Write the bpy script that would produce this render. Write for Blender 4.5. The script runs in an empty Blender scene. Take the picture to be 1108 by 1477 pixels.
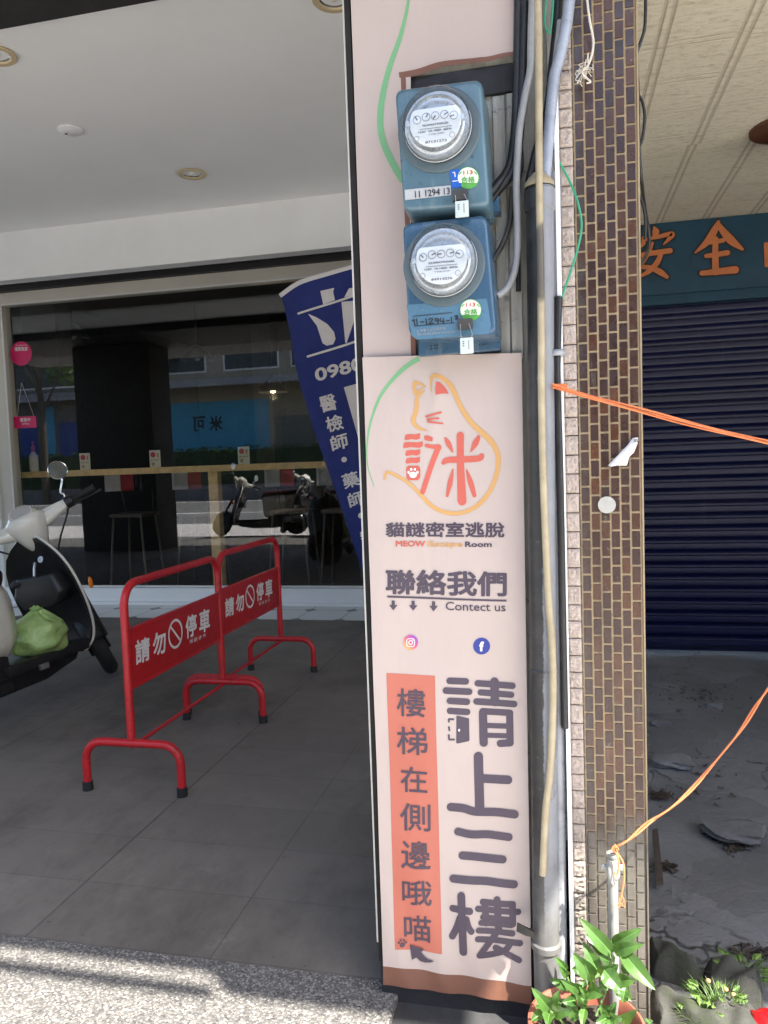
import bpy, bmesh, math, random
import numpy as np
from mathutils import Vector, Matrix
random.seed(7)
PI = math.pi
sc = bpy.context.scene
COL = sc.collection

# ------------------------------------------------------------------ camera, sky, sun, exposure
F, H = 1100.0, 1.2
def cam_basis(yaw=12.85, p=3.77, a=2.0):
    y, p, a = map(math.radians, (yaw, p, a))
    f = np.array([-math.sin(y)*math.cos(p), math.cos(y)*math.cos(p), -math.sin(p)])
    r0 = np.array([math.cos(y), math.sin(y), 0]); u0 = np.cross(r0, f)
    return math.cos(a)*r0-math.sin(a)*u0, math.cos(a)*u0+math.sin(a)*r0, f
CR, CU, CF = cam_basis()
def at(x, y, X=None, Y=None, Z=None):
    """world point seen at photo pixel (x, y) on a given real plane"""
    d = CR*(x-554)/F - CU*(y-738.5)/F + CF
    t = X/d[0] if X is not None else Y/d[1] if Y is not None else (Z-H)/d[2]
    return Vector((t*d[0], t*d[1], H+t*d[2]))
cd = bpy.data.cameras.new("camera"); cam = bpy.data.objects.new("camera", cd); COL.objects.link(cam)
M = Matrix.Identity(4)
for i in range(3):
    M[i][0], M[i][1], M[i][2] = CR[i], CU[i], -CF[i]
M[2][3] = H
cam.matrix_world = M
cd.sensor_fit = 'VERTICAL'; cd.sensor_height = 36.0; cd.lens = 36.0*F/1477
cd.clip_start = 0.05; cd.clip_end = 500
sc.camera = cam

SUN = Vector((0.47, -0.36, 0.81)).normalized()
w = bpy.data.worlds.new("World"); sc.world = w; w.use_nodes = True
nt = w.node_tree
sky = nt.nodes.new('ShaderNodeTexSky'); sky.sky_type = 'NISHITA'; sky.sun_disc = False
sky.sun_elevation = math.asin(SUN.z); sky.sun_rotation = math.atan2(SUN.x, SUN.y)
sky.air_density = 1.0; sky.dust_density = 2.0; sky.ozone_density = 1.0
bg = nt.nodes['Background']; bg.inputs[1].default_value = 0.15
nt.links.new(sky.outputs[0], bg.inputs[0])
sl = bpy.data.lights.new("sun", 'SUN'); sl.energy = 4.5; sl.angle = math.radians(0.55); sl.color = (1.0, 0.95, 0.87)
so = bpy.data.objects.new("sun", sl); COL.objects.link(so)
so.rotation_euler = SUN.to_track_quat('Z', 'Y').to_euler()
sc.view_settings.view_transform = 'Standard'; sc.view_settings.look = 'None'
sc.view_settings.exposure = 2.0; sc.view_settings.gamma = 1.0
sc.render.engine = 'CYCLES'
sc.cycles.use_denoising = True
sc.cycles.max_bounces = 10; sc.cycles.diffuse_bounces = 6; sc.cycles.glossy_bounces = 4
sc.cycles.transparent_max_bounces = 16; sc.cycles.transmission_bounces = 6
sc.cycles.sample_clamp_indirect = 6.0
sc.cycles.caustics_reflective = False; sc.cycles.caustics_refractive = False

# ------------------------------------------------------------------ materials
def S(r, g, b):
    f = lambda c: (c/255)/12.92 if c/255 <= .04045 else ((c/255+.055)/1.055)**2.4
    return (f(r), f(g), f(b), 1)
class G:
    def __init__(s, name):
        s.m = bpy.data.materials.new(name); s.m.use_nodes = True
        s.t = s.m.node_tree; s.b = s.t.nodes['Principled BSDF']; s.out = s.t.nodes['Material Output']
        s._c = None
    def n(s, typ, **kw):
        x = s.t.nodes.new(typ)
        for k, v in kw.items(): setattr(x, k, v)
        return x
    def put(s, v, sock):
        if hasattr(v, 'is_linked') or isinstance(v, bpy.types.NodeSocket): s.t.links.new(v, sock)
        else: sock.default_value = v
    def co(s, kind='Object'):
        if s._c is None: s._c = s.n('ShaderNodeTexCoord')
        return s._c.outputs[kind]
    def pos(s):
        return s.n('ShaderNodeNewGeometry').outputs['Position']
    def xyz(s, v):
        x = s.n('ShaderNodeSeparateXYZ'); s.put(v, x.inputs[0]); return x.outputs
    def math(s, op, a, b=0.0, c=None):
        x = s.n('ShaderNodeMath', operation=op); s.put(a, x.inputs[0]); s.put(b, x.inputs[1])
        if c is not None: s.put(c, x.inputs[2])
        return x.outputs[0]
    def noise(s, scale, detail=4, rough=.6, vec=None, col=False, dist=0.0):
        x = s.n('ShaderNodeTexNoise'); s.put(vec if vec is not None else s.pos(), x.inputs['Vector'])
        x.inputs['Scale'].default_value = scale; x.inputs['Detail'].default_value = detail
        x.inputs['Roughness'].default_value = rough; x.inputs['Distortion'].default_value = dist
        return x.outputs['Color' if col else 'Fac']
    def voro(s, scale, feature='F1', out='Distance', vec=None, rnd=1.0):
        x = s.n('ShaderNodeTexVoronoi', feature=feature); s.put(vec if vec is not None else s.pos(), x.inputs['Vector'])
        x.inputs['Scale'].default_value = scale; x.inputs['Randomness'].default_value = rnd
        return x.outputs[out]
    def scale(s, vec, sc3):
        x = s.n('ShaderNodeMapping'); s.put(vec, x.inputs[0]); x.inputs['Scale'].default_value = sc3; return x.outputs[0]
    def rng(s, v, a, b, c=0.0, d=1.0):
        x = s.n('ShaderNodeMapRange'); s.put(v, x.inputs[0])
        for k, q in zip((1, 2, 3, 4), (a, b, c, d)): x.inputs[k].default_value = q
        return x.outputs[0]
    def mix(s, f, a, b, blend='MIX'):
        x = s.n('ShaderNodeMix', data_type='RGBA', blend_type=blend)
        s.put(f, x.inputs[0]); s.put(a, x.inputs[6]); s.put(b, x.inputs[7]); return x.outputs[2]
    def bump(s, h, strength=.3, dist=.01, normal=None):
        x = s.n('ShaderNodeBump'); s.put(h, x.inputs['Height']); x.inputs['Strength'].default_value = strength
        x.inputs['Distance'].default_value = dist
        if normal is not None: s.put(normal, x.inputs['Normal'])
        s.t.links.new(x.outputs[0], s.b.inputs['Normal']); return x.outputs[0]
    def set(s, col=None, rough=None, metal=None, spec=None, coat=None):
        if col is not None: s.put(col, s.b.inputs['Base Color'])
        if rough is not None: s.put(rough, s.b.inputs['Roughness'])
        if metal is not None: s.put(metal, s.b.inputs['Metallic'])
        if spec is not None: s.put(spec, s.b.inputs['Specular IOR Level'])
        if coat is not None: s.put(coat, s.b.inputs['Coat Weight'])
        return s.m
def pm(name, col, rough=.5, metal=0.0, var=.15, vs=9.0, bump=0.0, bs=60.0, spec=.5, coat=0.0, dirt=None, da=(.55, .75), dsc=5.0):
    """paint, plastic, metal: colour broken up by soft noise, optional dirt patches and fine bump"""
    g = G(name); col = tuple(col)+((1,) if len(col) == 3 else ())
    nz = g.noise(vs, 5, .65)
    dark = tuple(c*(1-var) for c in col[:3])+(1,); lite = tuple(min(1, c*(1+var)) for c in col[:3])+(1,)
    c = g.mix(g.rng(nz, .3, .7), dark, lite)
    if dirt is not None:
        c = g.mix(g.rng(g.noise(dsc, 8, .75), da[0], da[1]), c, tuple(dirt[:3])+(1,))
    r = g.rng(g.noise(vs*2.3, 4, .6), .3, .7, max(0, rough-.08), min(1, rough+.08))
    g.set(c, r, metal, spec, coat)
    if bump: g.bump(g.noise(bs, 4, .6), bump, .004)
    return g.m

MT = {}
MT['ceiling'] = pm('ceiling_paint', S(242, 243, 242), .75, var=.02, vs=2)
MT['white_wall'] = pm('white_wall_paint', S(238, 239, 238), .6, var=.03, vs=3, dirt=S(150, 146, 138), da=(.68, .85), dsc=2)
MT['cream_frame'] = pm('cream_frame_paint', S(214, 209, 196), .4, var=.03, vs=4, dirt=S(150, 140, 122), da=(.66, .8), dsc=6)
MT['white_line'] = pm('white_trim', S(230, 230, 226), .4, var=.04, dirt=S(140, 134, 122), da=(.6, .8), dsc=9)
MT['black_trim'] = pm('black_trim', (.012, .012, .014), .45, var=.3)
MT['edge_black'] = pm('edge_black', (.022, .021, .02), .75, var=.3, spec=.2)
MT['dark_clad'] = pm('dark_cladding', (.022, .021, .02), .7, var=.25, vs=6, bump=.2, bs=80)
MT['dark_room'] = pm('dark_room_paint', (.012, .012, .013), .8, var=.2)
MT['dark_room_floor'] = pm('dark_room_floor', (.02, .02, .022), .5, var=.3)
MT['grey_wall'] = pm('grey_wall_paint', (.16, .16, .155), .8, var=.15, vs=2)
MT['dark_seat'] = pm('dark_stool_seat', (.09, .07, .05), .5)
MT['wood'] = pm('counter_wood', S(238, 192, 126), .5, var=.25, vs=14)
MT['red'] = pm('red_powder_coat', S(184, 30, 38), .4, var=.08, vs=12, dirt=S(92, 34, 32), da=(.56, .64), dsc=46, bump=.08, bs=150)
MT['red_panel'] = pm('red_sign_sheet', S(178, 26, 32), .45, var=.08, vs=6)
MT['print_white'] = pm('white_print', S(225, 222, 220), .5, var=.05, vs=20)
MT['rubber'] = pm('black_rubber', (.012, .012, .012), .75, var=.3)
MT['tyre'] = pm('tyre_rubber', (.014, .014, .014), .8, var=.3, bump=.3, bs=120)
MT['black_plastic'] = pm('black_plastic', (.010, .010, .011), .45, var=.3, vs=15, coat=.05)
MT['cream_paint'] = pm('cream_scooter_paint', S(222, 218, 205), .22, var=.03, coat=.5, dirt=S(160, 152, 136), da=(.7, .85), dsc=6)
MT['seat'] = pm('dark_red_vinyl', S(74, 22, 26), .4, var=.2, bump=.2, bs=300)
MT['chrome'] = pm('chrome', (.8, .8, .8), .12, 1.0, var=.05)
MT['mirror'] = pm('mirror_glass', (.34, .36, .38), .03, 1.0, var=.02)
MT['steel'] = pm('dull_steel', (.45, .45, .45), .4, 1.0, var=.2)
MT['amber'] = pm('amber_lens', S(235, 130, 20), .2, var=.1, coat=.4)
MT['flag_blue'] = pm('flag_blue_cloth', S(20, 38, 110), .7, var=.08, vs=5, bump=.15, bs=500)
MT['flag_white'] = pm('flag_white_print', S(214, 210, 210), .75, var=.05, vs=14)
MT['meter_glass_ring'] = pm('clear_plastic_edge', (.5, .52, .53), .15, var=.1)
MT['dial_white'] = pm('dial_plate', S(212, 215, 218), .4, var=.03)
MT['silver_paint'] = pm('silver_paint', S(186, 189, 192), .3, .35, var=.1, vs=30)
MT['label_film'] = pm('label_film', S(84, 118, 140), .3, var=.08)
MT['print_black'] = pm('black_print', (.02, .02, .022), .5, var=.2)
MT['print_grey'] = pm('grey_print', (.12, .12, .13), .5, var=.2)
MT['plate_steel'] = pm('number_plate_steel', S(190, 188, 184), .4, .3, var=.2, vs=60, dirt=S(110, 100, 86), da=(.55, .75), dsc=60)
MT['tag'] = pm('seal_tag_plastic', S(196, 206, 200), .35, var=.06)
MT['sticker_green'] = pm('sticker_green', S(86, 160, 70), .4, var=.1)
MT['sticker_pale'] = pm('sticker_pale', S(222, 230, 208), .4, var=.05)
MT['sticker_blue'] = pm('sticker_blue', S(30, 90, 180), .4, var=.05)
MT['sticker_red'] = pm('sticker_red', S(200, 60, 70), .4, var=.05)
MT['cable_black'] = pm('black_cable', (.018, .017, .017), .4, var=.4, vs=25, dirt=(.09, .085, .08), da=(.6, .8), dsc=30)
MT['cable_brown'] = pm('old_brown_cable', (.05, .045, .04), .5, var=.4, vs=25)
MT['cable_grey'] = pm('grey_cable', S(150, 150, 150), .4, var=.12, vs=20, dirt=S(90, 86, 80), da=(.58, .8), dsc=25)
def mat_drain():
    g = G('drain_pipe_baked_side_light'); x, y, z = g.xyz(g.pos())
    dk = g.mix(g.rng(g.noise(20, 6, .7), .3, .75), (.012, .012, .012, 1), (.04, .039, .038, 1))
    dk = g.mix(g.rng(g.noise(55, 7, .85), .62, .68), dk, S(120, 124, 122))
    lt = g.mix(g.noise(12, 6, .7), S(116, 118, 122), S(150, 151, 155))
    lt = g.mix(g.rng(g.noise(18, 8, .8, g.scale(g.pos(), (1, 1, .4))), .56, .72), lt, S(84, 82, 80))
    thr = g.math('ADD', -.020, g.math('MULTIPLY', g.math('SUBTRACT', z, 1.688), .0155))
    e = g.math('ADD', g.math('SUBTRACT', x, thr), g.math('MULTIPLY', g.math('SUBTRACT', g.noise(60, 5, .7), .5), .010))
    c = g.mix(g.rng(e, -.001, .002), dk, lt)  # right half coloured lighter as the lit side, left half kept near black
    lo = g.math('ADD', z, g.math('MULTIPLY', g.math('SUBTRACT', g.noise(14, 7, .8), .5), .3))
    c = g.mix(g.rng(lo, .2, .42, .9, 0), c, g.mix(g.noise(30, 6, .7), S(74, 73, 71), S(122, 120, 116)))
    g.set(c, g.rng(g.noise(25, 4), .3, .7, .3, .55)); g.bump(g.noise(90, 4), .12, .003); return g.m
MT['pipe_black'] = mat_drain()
MT['pipe_grey'] = pm('grey_conduit', S(150, 152, 156), .3, var=.2, vs=12, dirt=S(60, 58, 56), da=(.55, .8), dsc=20)
MT['pipe_silver'] = pm('pale_blue_grey_conduit', S(150, 156, 168), .25, var=.15, vs=14, dirt=S(70, 70, 74), da=(.55, .75), dsc=22)
MT['tan_print'] = pm('tan_print', S(188, 150, 100), .5)
def mat_pole():
    g = G('tan_pole'); z = g.xyz(g.pos())[2]; n = g.noise(22, 5, .65)
    c = g.mix(g.rng(n, .3, .7), S(152, 138, 110), S(182, 168, 138))
    c = g.mix(g.rng(g.noise(14, 8, .75), .6, .75), c, S(96, 84, 66))
    zz = g.math('ADD', z, g.math('MULTIPLY', g.noise(40, 5, .7), .05))
    st = g.math('MULTIPLY', g.rng(zz, 1.515, 1.53), g.rng(zz, 1.655, 1.67, 1, 0))
    c = g.mix(g.math('MULTIPLY', st, .85), c, S(72, 70, 66))
    g.set(c, .5); g.bump(g.noise(70, 4), .15, .003); return g.m
MT['bamboo'] = mat_pole()
MT['tap_white'] = pm('tap_white', S(140, 139, 134), .45, var=.15, vs=30, dirt=S(120, 114, 104), da=(.55, .75), dsc=40)
MT['white_pvc'] = pm('white_pvc', S(235, 235, 232), .35, var=.04, vs=10, dirt=S(150, 144, 130), da=(.62, .82), dsc=10)
MT['green_wire'] = pm('green_wire', S(50, 150, 110), .35, var=.1)
MT['tape_black'] = pm('black_tape', (.01, .01, .01), .4, var=.3)
MT['rope'] = pm('orange_rope', S(240, 138, 86), .7, var=.15, vs=200, bump=.6, bs=700)
MT['string'] = pm('white_string', S(214, 206, 190), .8, var=.12, vs=90)
MT['paper'] = pm('white_paper', S(232, 230, 234), .7, var=.03)
MT['round_label'] = pm('round_label_paper', S(176, 174, 166), .6, var=.08, vs=40, dirt=S(150, 140, 120), da=(.6, .8), dsc=50)
def mat_grout():
    g = G('tile_grout'); z = g.xyz(g.pos())[2]
    c = g.mix(g.noise(40, 5, .65), S(150, 130, 100), S(180, 160, 128))
    c = g.mix(g.rng(g.noise(14, 8, .75), .62, .8), c, S(116, 100, 80))
    run = g.noise(9, 7, .8, g.scale(g.pos(), (4.5, 1, .22)))
    c = g.mix(g.rng(run, .48, .70, 0, .75), c, S(92, 80, 66)); c = g.mix(g.rng(g.noise(28, 8, .85), .60, .66), c, S(88, 78, 66))
    lo = g.math('ADD', z, g.math('MULTIPLY', g.math('SUBTRACT', g.noise(16, 6, .75), .5), .22))
    c = g.mix(g.rng(lo, .38, .50, .9, 0), c, g.mix(g.noise(40, 6, .7), S(70, 66, 60), S(112, 106, 96)))
    g.set(c, .85); g.bump(g.noise(200, 4, .6), .4, .004); return g.m
MT['mortar'] = mat_grout()
MT['board_teal'] = pm('teal_board_paint', S(24, 66, 86), .6, var=.12, vs=5, dirt=S(16, 44, 60), da=(.55, .8), dsc=4)
MT['letter_orange'] = pm('orange_letter_paint', S(202, 120, 70), .6, var=.1, vs=14, dirt=S(210, 150, 110), da=(.6, .75), dsc=20)
MT['terracotta'] = pm('terracotta_plastic', S(160, 94, 72), .55, var=.1, vs=12, dirt=S(120, 76, 60), da=(.6, .8), dsc=12, bump=.1, bs=80)
MT['soil'] = pm('potting_soil', (.05, .038, .028), .95, var=.5, vs=60, bump=.8, bs=160)
MT['stem'] = pm('green_stem', (.10, .17, .05), .6, var=.2)
MT['brown_dark'] = pm('dark_old_wood', S(62, 54, 46), .85, var=.3, vs=30, bump=.4, bs=90)
MT['brown_wood'] = pm('brown_lamp_wood', S(96, 60, 40), .6, var=.2)
MT['frosted'] = pm('frosted_lamp_glass', S(220, 216, 208), .4, var=.03)
MT['pink'] = pm('pink_sticker', S(215, 20, 100), .45, var=.05)
MT['card'] = pm('cream_card', S(224, 214, 190), .6, var=.05)
MT['downlight'] = pm('downlight_beige_ring', S(196, 178, 140), .4, var=.05)
MT['reflector'] = pm('downlight_reflector', (.75, .75, .72), .15, .9, var=.05)
MT['shop_blue'] = pm('light_blue_house_paint', S(90, 170, 205), .7, var=.08, vs=2)
MT['shutter_far'] = pm('far_blue_shutter', S(30, 66, 150), .5, var=.08)
MT['beige_far'] = pm('far_beige_wall', S(170, 160, 140), .8, var=.15, vs=1)
MT['grey_far'] = pm('far_grey_wall', S(120, 118, 116), .8, var=.15, vs=1)
MT['dark_window'] = pm('far_window_dark', (.02, .024, .028), .1, var=.1)
MT['corrugated'] = pm('corrugated_awning', (.6, .6, .6), .3, .6, var=.1)
MT['asphalt'] = pm('road_asphalt', (.13, .13, .13), .85, var=.2, vs=3, bump=.4, bs=120)
MT['road_white'] = pm('road_line_white', S(215, 215, 210), .7, var=.08)
MT['road_yellow'] = pm('road_line_yellow', S(220, 180, 90), .7, var=.08)
MT['rust_red'] = pm('red_wrapper', S(170, 24, 30), .3, var=.1)
MT['black_base'] = pm('black_wall_base', (.022, .022, .024), .7, var=.4, vs=14, dirt=S(110, 150, 142), da=(.66, .72), dsc=6, bump=.4, bs=70)
MT['pale_pavement'] = pm('pale_pavement', (.50, .485, .46), .85, var=.15, vs=4, bump=.3, bs=60)
MT['dark_ground'] = pm('dark_cement', (.05, .05, .05), .9, var=.4, vs=8, bump=.6, bs=50)
MT['olive'] = pm('olive_window', (.2, .2, .17), .6)

def mat_wall_metal():                           # weathered grey-green board behind the meters
    g = G('weathered_board'); p = g.pos()
    st = g.noise(30, 6, .7, g.scale(p, (1, 1, .12)))
    c = g.mix(g.rng(st, .35, .65), S(140, 138, 128), S(188, 186, 176))
    c = g.mix(g.rng(g.noise(22, 8, .8, dist=1.2), .60, .66), c, (.03, .03, .03, 1))
    g.set(c, .7); g.bump(g.noise(80, 6, .7), .5, .004); return g.m
MT['weathered'] = mat_wall_metal()
def mat_terrazzo():
    g = G('exposed_aggregate'); p = g.pos()
    v = g.n('ShaderNodeTexVoronoi'); g.put(p, v.inputs['Vector']); v.inputs['Scale'].default_value = 190
    r = g.xyz(v.outputs['Color'])
    rp = g.n('ShaderNodeValToRGB'); g.put(r[0], rp.inputs[0])
    e = rp.color_ramp.elements
    e[0].position = 0; e[0].color = S(40, 39, 42); e[1].position = .22; e[1].color = S(92, 90, 89)
    for q, c in ((.45, S(108, 106, 102)), (.7, S(130, 127, 121)), (.88, S(164, 160, 151))):
        x = e.new(q); x.color = c
    c = g.mix(g.rng(v.outputs['Distance'], .5, .8), rp.outputs[0], S(80, 78, 76))
    c = g.mix(g.rng(g.noise(2.5, 5, .7), .35, .75), c, S(120, 118, 112), 'MULTIPLY') if False else c
    g.set(g.mix(.3, c, g.mix(g.noise(4, 6, .7), S(78, 76, 74), S(122, 119, 115))), .8)
    g.bump(g.rng(v.outputs['Distance'], 0, .7, 1, 0), .5, .004); return g.m
MT['terrazzo'] = mat_terrazzo()
def mat_arcade_floor():
    g = G('grey_arcade_tiles'); p = g.pos(); x, y, z = g.xyz(p)
    def groove(v, off, per, wd):
        fr = g.math('FRACT', g.math('DIVIDE', g.math('SUBTRACT', v, off), per))
        d = g.math('MINIMUM', fr, g.math('SUBTRACT', 1.0, fr))
        return g.rng(d, wd/per*.5, wd/per, 1, 0)
    gx = groove(x, -1.372, 1.035, .004); gy = groove(y, 1.912, .265, .003)
    gx2 = g.math('MULTIPLY', groove(x, -.853, 1.035, .003), g.rng(g.noise(1.3, 2), .42, .55))
    line = g.math('MAXIMUM', gx, g.math('MAXIMUM', g.math('MULTIPLY', gy, .45), g.math('MULTIPLY', gx2, .7)))
    idx = g.math('ADD', g.math('FLOOR', g.math('DIVIDE', g.math('SUBTRACT', y, 1.912), .265)), g.math('MULTIPLY', 37.0, g.math('FLOOR', g.math('DIVIDE', g.math('SUBTRACT', x, -1.372), 1.035))))
    wn = g.n('ShaderNodeTexWhiteNoise', noise_dimensions='1D'); g.put(idx, wn.inputs['W'])
    c = g.mix(wn.outputs['Value'], S(118, 112, 105), S(125, 119, 112))
    c = g.mix(g.rng(g.noise(2.2, 8, .7), .35, .75), c, S(106, 101, 94))
    c = g.mix(g.rng(g.noise(55, 3, .5), .70, .76), c, S(70, 66, 62))
    sp = g.voro(2.3)
    c = g.mix(g.rng(sp, .012, .022, 1, 0), c, S(36, 34, 32))
    sm = g.noise(1.1, 7, .75, g.scale(p, (1, .45, 1)))
    c = g.mix(g.rng(sm, .48, .66, 0, .75), c, S(76, 72, 67))
    c = g.mix(g.rng(g.noise(5, 9, .85), .56, .70, 0, .6), c, S(134, 128, 120))
    c = g.mix(g.math('MULTIPLY', line, g.rng(g.noise(2.4, 5, .7), .3, .6, .25, .8)), c, S(64, 60, 57))
    g.set(c, g.rng(g.noise(3, 6, .7), .3, .7, .58, .78), 0, .22)
    g.bump(g.math('SUBTRACT', g.math('MULTIPLY', g.noise(60, 5, .7), .25), line), .35, .003); return g.m
MT['arcade_floor'] = mat_arcade_floor()
def mat_white_tile():
    g = G('white_octagon_tiles'); p = g.pos(); x, y, z = g.xyz(p)
    def fr(v, off, per):
        f = g.math('FRACT', g.math('DIVIDE', g.math('SUBTRACT', v, off), per))
        return g.math('MINIMUM', f, g.math('SUBTRACT', 1.0, f))
    u = fr(x, -2.0, .352); v = fr(y, 5.925, .385)
    dia = g.math('LESS_THAN', g.math('ADD', u, v), .17)
    ln = g.math('MAXIMUM', g.math('LESS_THAN', u, .011), g.math('LESS_THAN', v, .011))
    c = g.mix(g.noise(3, 6, .7), S(206, 205, 200), S(228, 228, 224))
    c = g.mix(ln, c, S(120, 116, 110)); c = g.mix(dia, c, S(96, 92, 88))
    c = g.mix(g.rng(g.noise(3, 8, .75), .62, .8), c, S(160, 154, 146))
    g.set(c, .3); return g.m
MT['white_tile'] = mat_white_tile()
def mat_concrete_floor():
    g = G('broken_concrete'); p = g.pos()
    wp = g.n('ShaderNodeVectorMath', operation='ADD'); g.put(p, wp.inputs[0])
    sc_ = g.n('ShaderNodeVectorMath', operation='SCALE'); g.put(g.noise(3, 4, .6, col=True), sc_.inputs[0]); sc_.inputs['Scale'].default_value = .25
    g.put(sc_.outputs[0], wp.inputs[1])
    ed = g.voro(3.2, 'DISTANCE_TO_EDGE', vec=wp.outputs[0])
    cell = g.xyz(g.voro(3.2, 'F1', 'Color', vec=wp.outputs[0]))[0]
    c = g.mix(g.noise(4, 9, .75), S(92, 93, 95), S(150, 151, 153))
    c = g.mix(g.math('MULTIPLY', cell, .45), c, S(80, 80, 80))
    crack = g.math('MULTIPLY', g.rng(ed, .006, .018, .8, 0), g.rng(g.noise(2.9, 5, .7), .48, .62))
    c = g.mix(crack, c, S(40, 38, 36))
    c = g.mix(g.rng(g.noise(2.6, 8, .75), .60, .72, 0, .7), c, S(80, 77, 74))
    c = g.mix(g.rng(g.noise(9, 8, .8), .63, .70, 0, .8), c, S(66, 62, 57))
    c = g.mix(g.rng(g.noise(30, 8, .85), .62, .70), c, S(46, 43, 40))
    c = g.mix(g.rng(g.noise(5, 9, .85), .66, .70), c, S(176, 174, 170))
    g.set(c, .9); g.bump(g.math('SUBTRACT', g.noise(14, 9, .75), g.math('MULTIPLY', crack, .6)), .8, .03); return g.m
MT['concrete'] = mat_concrete_floor()
def mat_right_ceiling():
    g = G('textured_ceiling_boards'); p = g.pos(); x, y, z = g.xyz(p)
    def seam(v, off, per, wd):
        f = g.math('FRACT', g.math('DIVIDE', g.math('SUBTRACT', v, off), per))
        d = g.math('MULTIPLY', g.math('MINIMUM', f, g.math('SUBTRACT', 1.0, f)), per)
        return g.rng(d, wd*.4, wd, 1, 0)
    a = g.math('MAXIMUM', seam(x, .594, .255, .008), seam(x, .622, .255, .008))
    b = g.math('MULTIPLY', g.math('MAXIMUM', seam(y, .1, .26, .006), seam(y, .13, .26, .006)), .3)
    s = g.math('MAXIMUM', a, b)
    wv = g.noise(60, 3, .5, g.scale(p, (.35, 1, 1)))
    c = g.mix(g.noise(2.5, 6, .65), S(232, 222, 196), S(242, 234, 210))
    c = g.mix(g.rng(g.noise(16, 6, .75, g.scale(p, (.5, 1.5, 1))), .56, .72), c, S(206, 194, 164))
    c = g.mix(g.rng(g.noise(45, 7, .8, g.scale(p, (.6, 1.3, 1))), .5, .66, 0, .55), c, S(176, 164, 134))
    c = g.mix(g.math('MULTIPLY', s, .5), c, S(166, 154, 128))
    g.set(c, .85); g.bump(g.math('SUBTRACT', g.math('MULTIPLY', wv, .7), s), .6, .006); return g.m
MT['mossy_stone'] = pm('mossy_stone', S(66, 66, 61), .9, var=.3, vs=14, dirt=S(56, 66, 38), da=(.5, .68), dsc=9, bump=.9, bs=40)
MT['right_ceiling'] = mat_right_ceiling()
def mat_banner(name, col, k=1.0):
    g = G(name); p = g.pos()
    c = g.mix(g.noise(6, 4, .6), tuple(q*.96 for q in col[:3])+(1,), tuple(min(1, q*1.03) for q in col[:3])+(1,))
    c = g.mix(g.rng(g.noise(38, 6, .8), .70, .78), c, tuple(q*.82 for q in col[:3])+(1,))
    g.set(c, .42, 0, .35)
    h = g.math('ADD', g.noise(7, 3, .5, g.scale(p, (1.6, 1, .8))), g.math('MULTIPLY', g.noise(14, 2, .5, g.scale(p, (1.6, 1, .6))), .12))
    g.bump(h, .4*k, .014); return g.m
MT['banner'] = mat_banner('banner_vinyl', S(190, 173, 164))
MT['banner_brown'] = mat_banner('banner_brown_print', S(122, 84, 68))
MT['ink'] = mat_banner('banner_dark_ink', S(78, 68, 80))
MT['ink_red'] = mat_banner('banner_coral_ink', S(196, 98, 84))
MT['ink_tan'] = mat_banner('banner_tan_ink', S(202, 156, 98))
MT['ink_green'] = mat_banner('banner_green_ink', S(120, 172, 124))
MT['ink_orange'] = mat_banner('banner_orange_panel', S(188, 108, 90))
MT['ink_white'] = mat_banner('banner_white_ink', S(234, 226, 222))
MT['ink_fb'] = mat_banner('banner_blue_ink', S(48, 64, 140))
def mat_ig():
    g = G('banner_gradient_ink'); p = g.pos(); x, y, z = g.xyz(p)
    a = at(583, 936, Y=1.58); b = at(603, 916, Y=1.58)
    v = g.math('ADD', g.rng(x, a.x, b.x, 0, .5), g.rng(z, a.z, b.z, 0, .5))
    rp = g.n('ShaderNodeValToRGB'); g.put(v, rp.inputs[0]); e = rp.color_ramp.elements
    e[0].color = S(240, 190, 80); e[1].color = S(92, 70, 190)
    q = e.new(.5); q.color = S(214, 90, 120)
    g.set(rp.outputs[0], .45); return g.m
MT['ink_ig'] = mat_ig()
def mat_meter(name, a, b):
    g = G(name); p = g.pos()
    c = g.mix(g.noise(9, 7, .7), a, b)
    st = g.noise(26, 6, .7, g.scale(p, (1, 1, .25)))
    c = g.mix(g.rng(st, .55, .75, 0, .7), c, S(126, 142, 144))
    c = g.mix(g.rng(g.noise(11, 9, .85), .58, .72, 0, .6), c, S(60, 72, 76))
    c = g.mix(g.rng(g.noise(60, 4, .6), .66, .74), c, S(44, 58, 66))
    g.set(c, g.rng(g.noise(14, 5, .7), .3, .7, .22, .42), 0, .5, .2); g.bump(g.noise(120, 3), .04, .003); return g.m
MT['meter_a'] = mat_meter('weathered_blue_plastic', S(68, 96, 110), S(92, 120, 132))
MT['meter_b'] = mat_meter('blue_plastic', S(46, 76, 102), S(60, 92, 116))
MT['meter_ring'] = pm('grey_blue_socket_ring', S(84, 98, 104), .5, var=.1, vs=12)
def mat_glass(name, ior=1.5, tint=(.96, .97, .97, 1)):
    g = G(name)
    tr = g.n('ShaderNodeBsdfTransparent'); tr.inputs[0].default_value = tint
    gl = g.n('ShaderNodeBsdfGlossy'); gl.inputs['Roughness'].default_value = 0.0
    fr = g.n('ShaderNodeFresnel'); g.put(g.math('ADD', ior, g.math('MULTIPLY', g.n('ShaderNodeNewGeometry').outputs['Backfacing'], 1/ior-ior)), fr.inputs[0])
    mx = g.n('ShaderNodeMixShader'); g.put(fr.outputs[0], mx.inputs[0]); g.put(tr.outputs[0], mx.inputs[1]); g.put(gl.outputs[0], mx.inputs[2])
    g.t.links.new(mx.outputs[0], g.out.inputs[0]); return g.m
MT['window_glass'] = mat_glass('shop_window_glass', 1.75, (.97, .98, .98, 1))
MT['dome_glass'] = mat_glass('meter_dome_glass', 1.65, (.93, .95, .96, 1))
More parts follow.
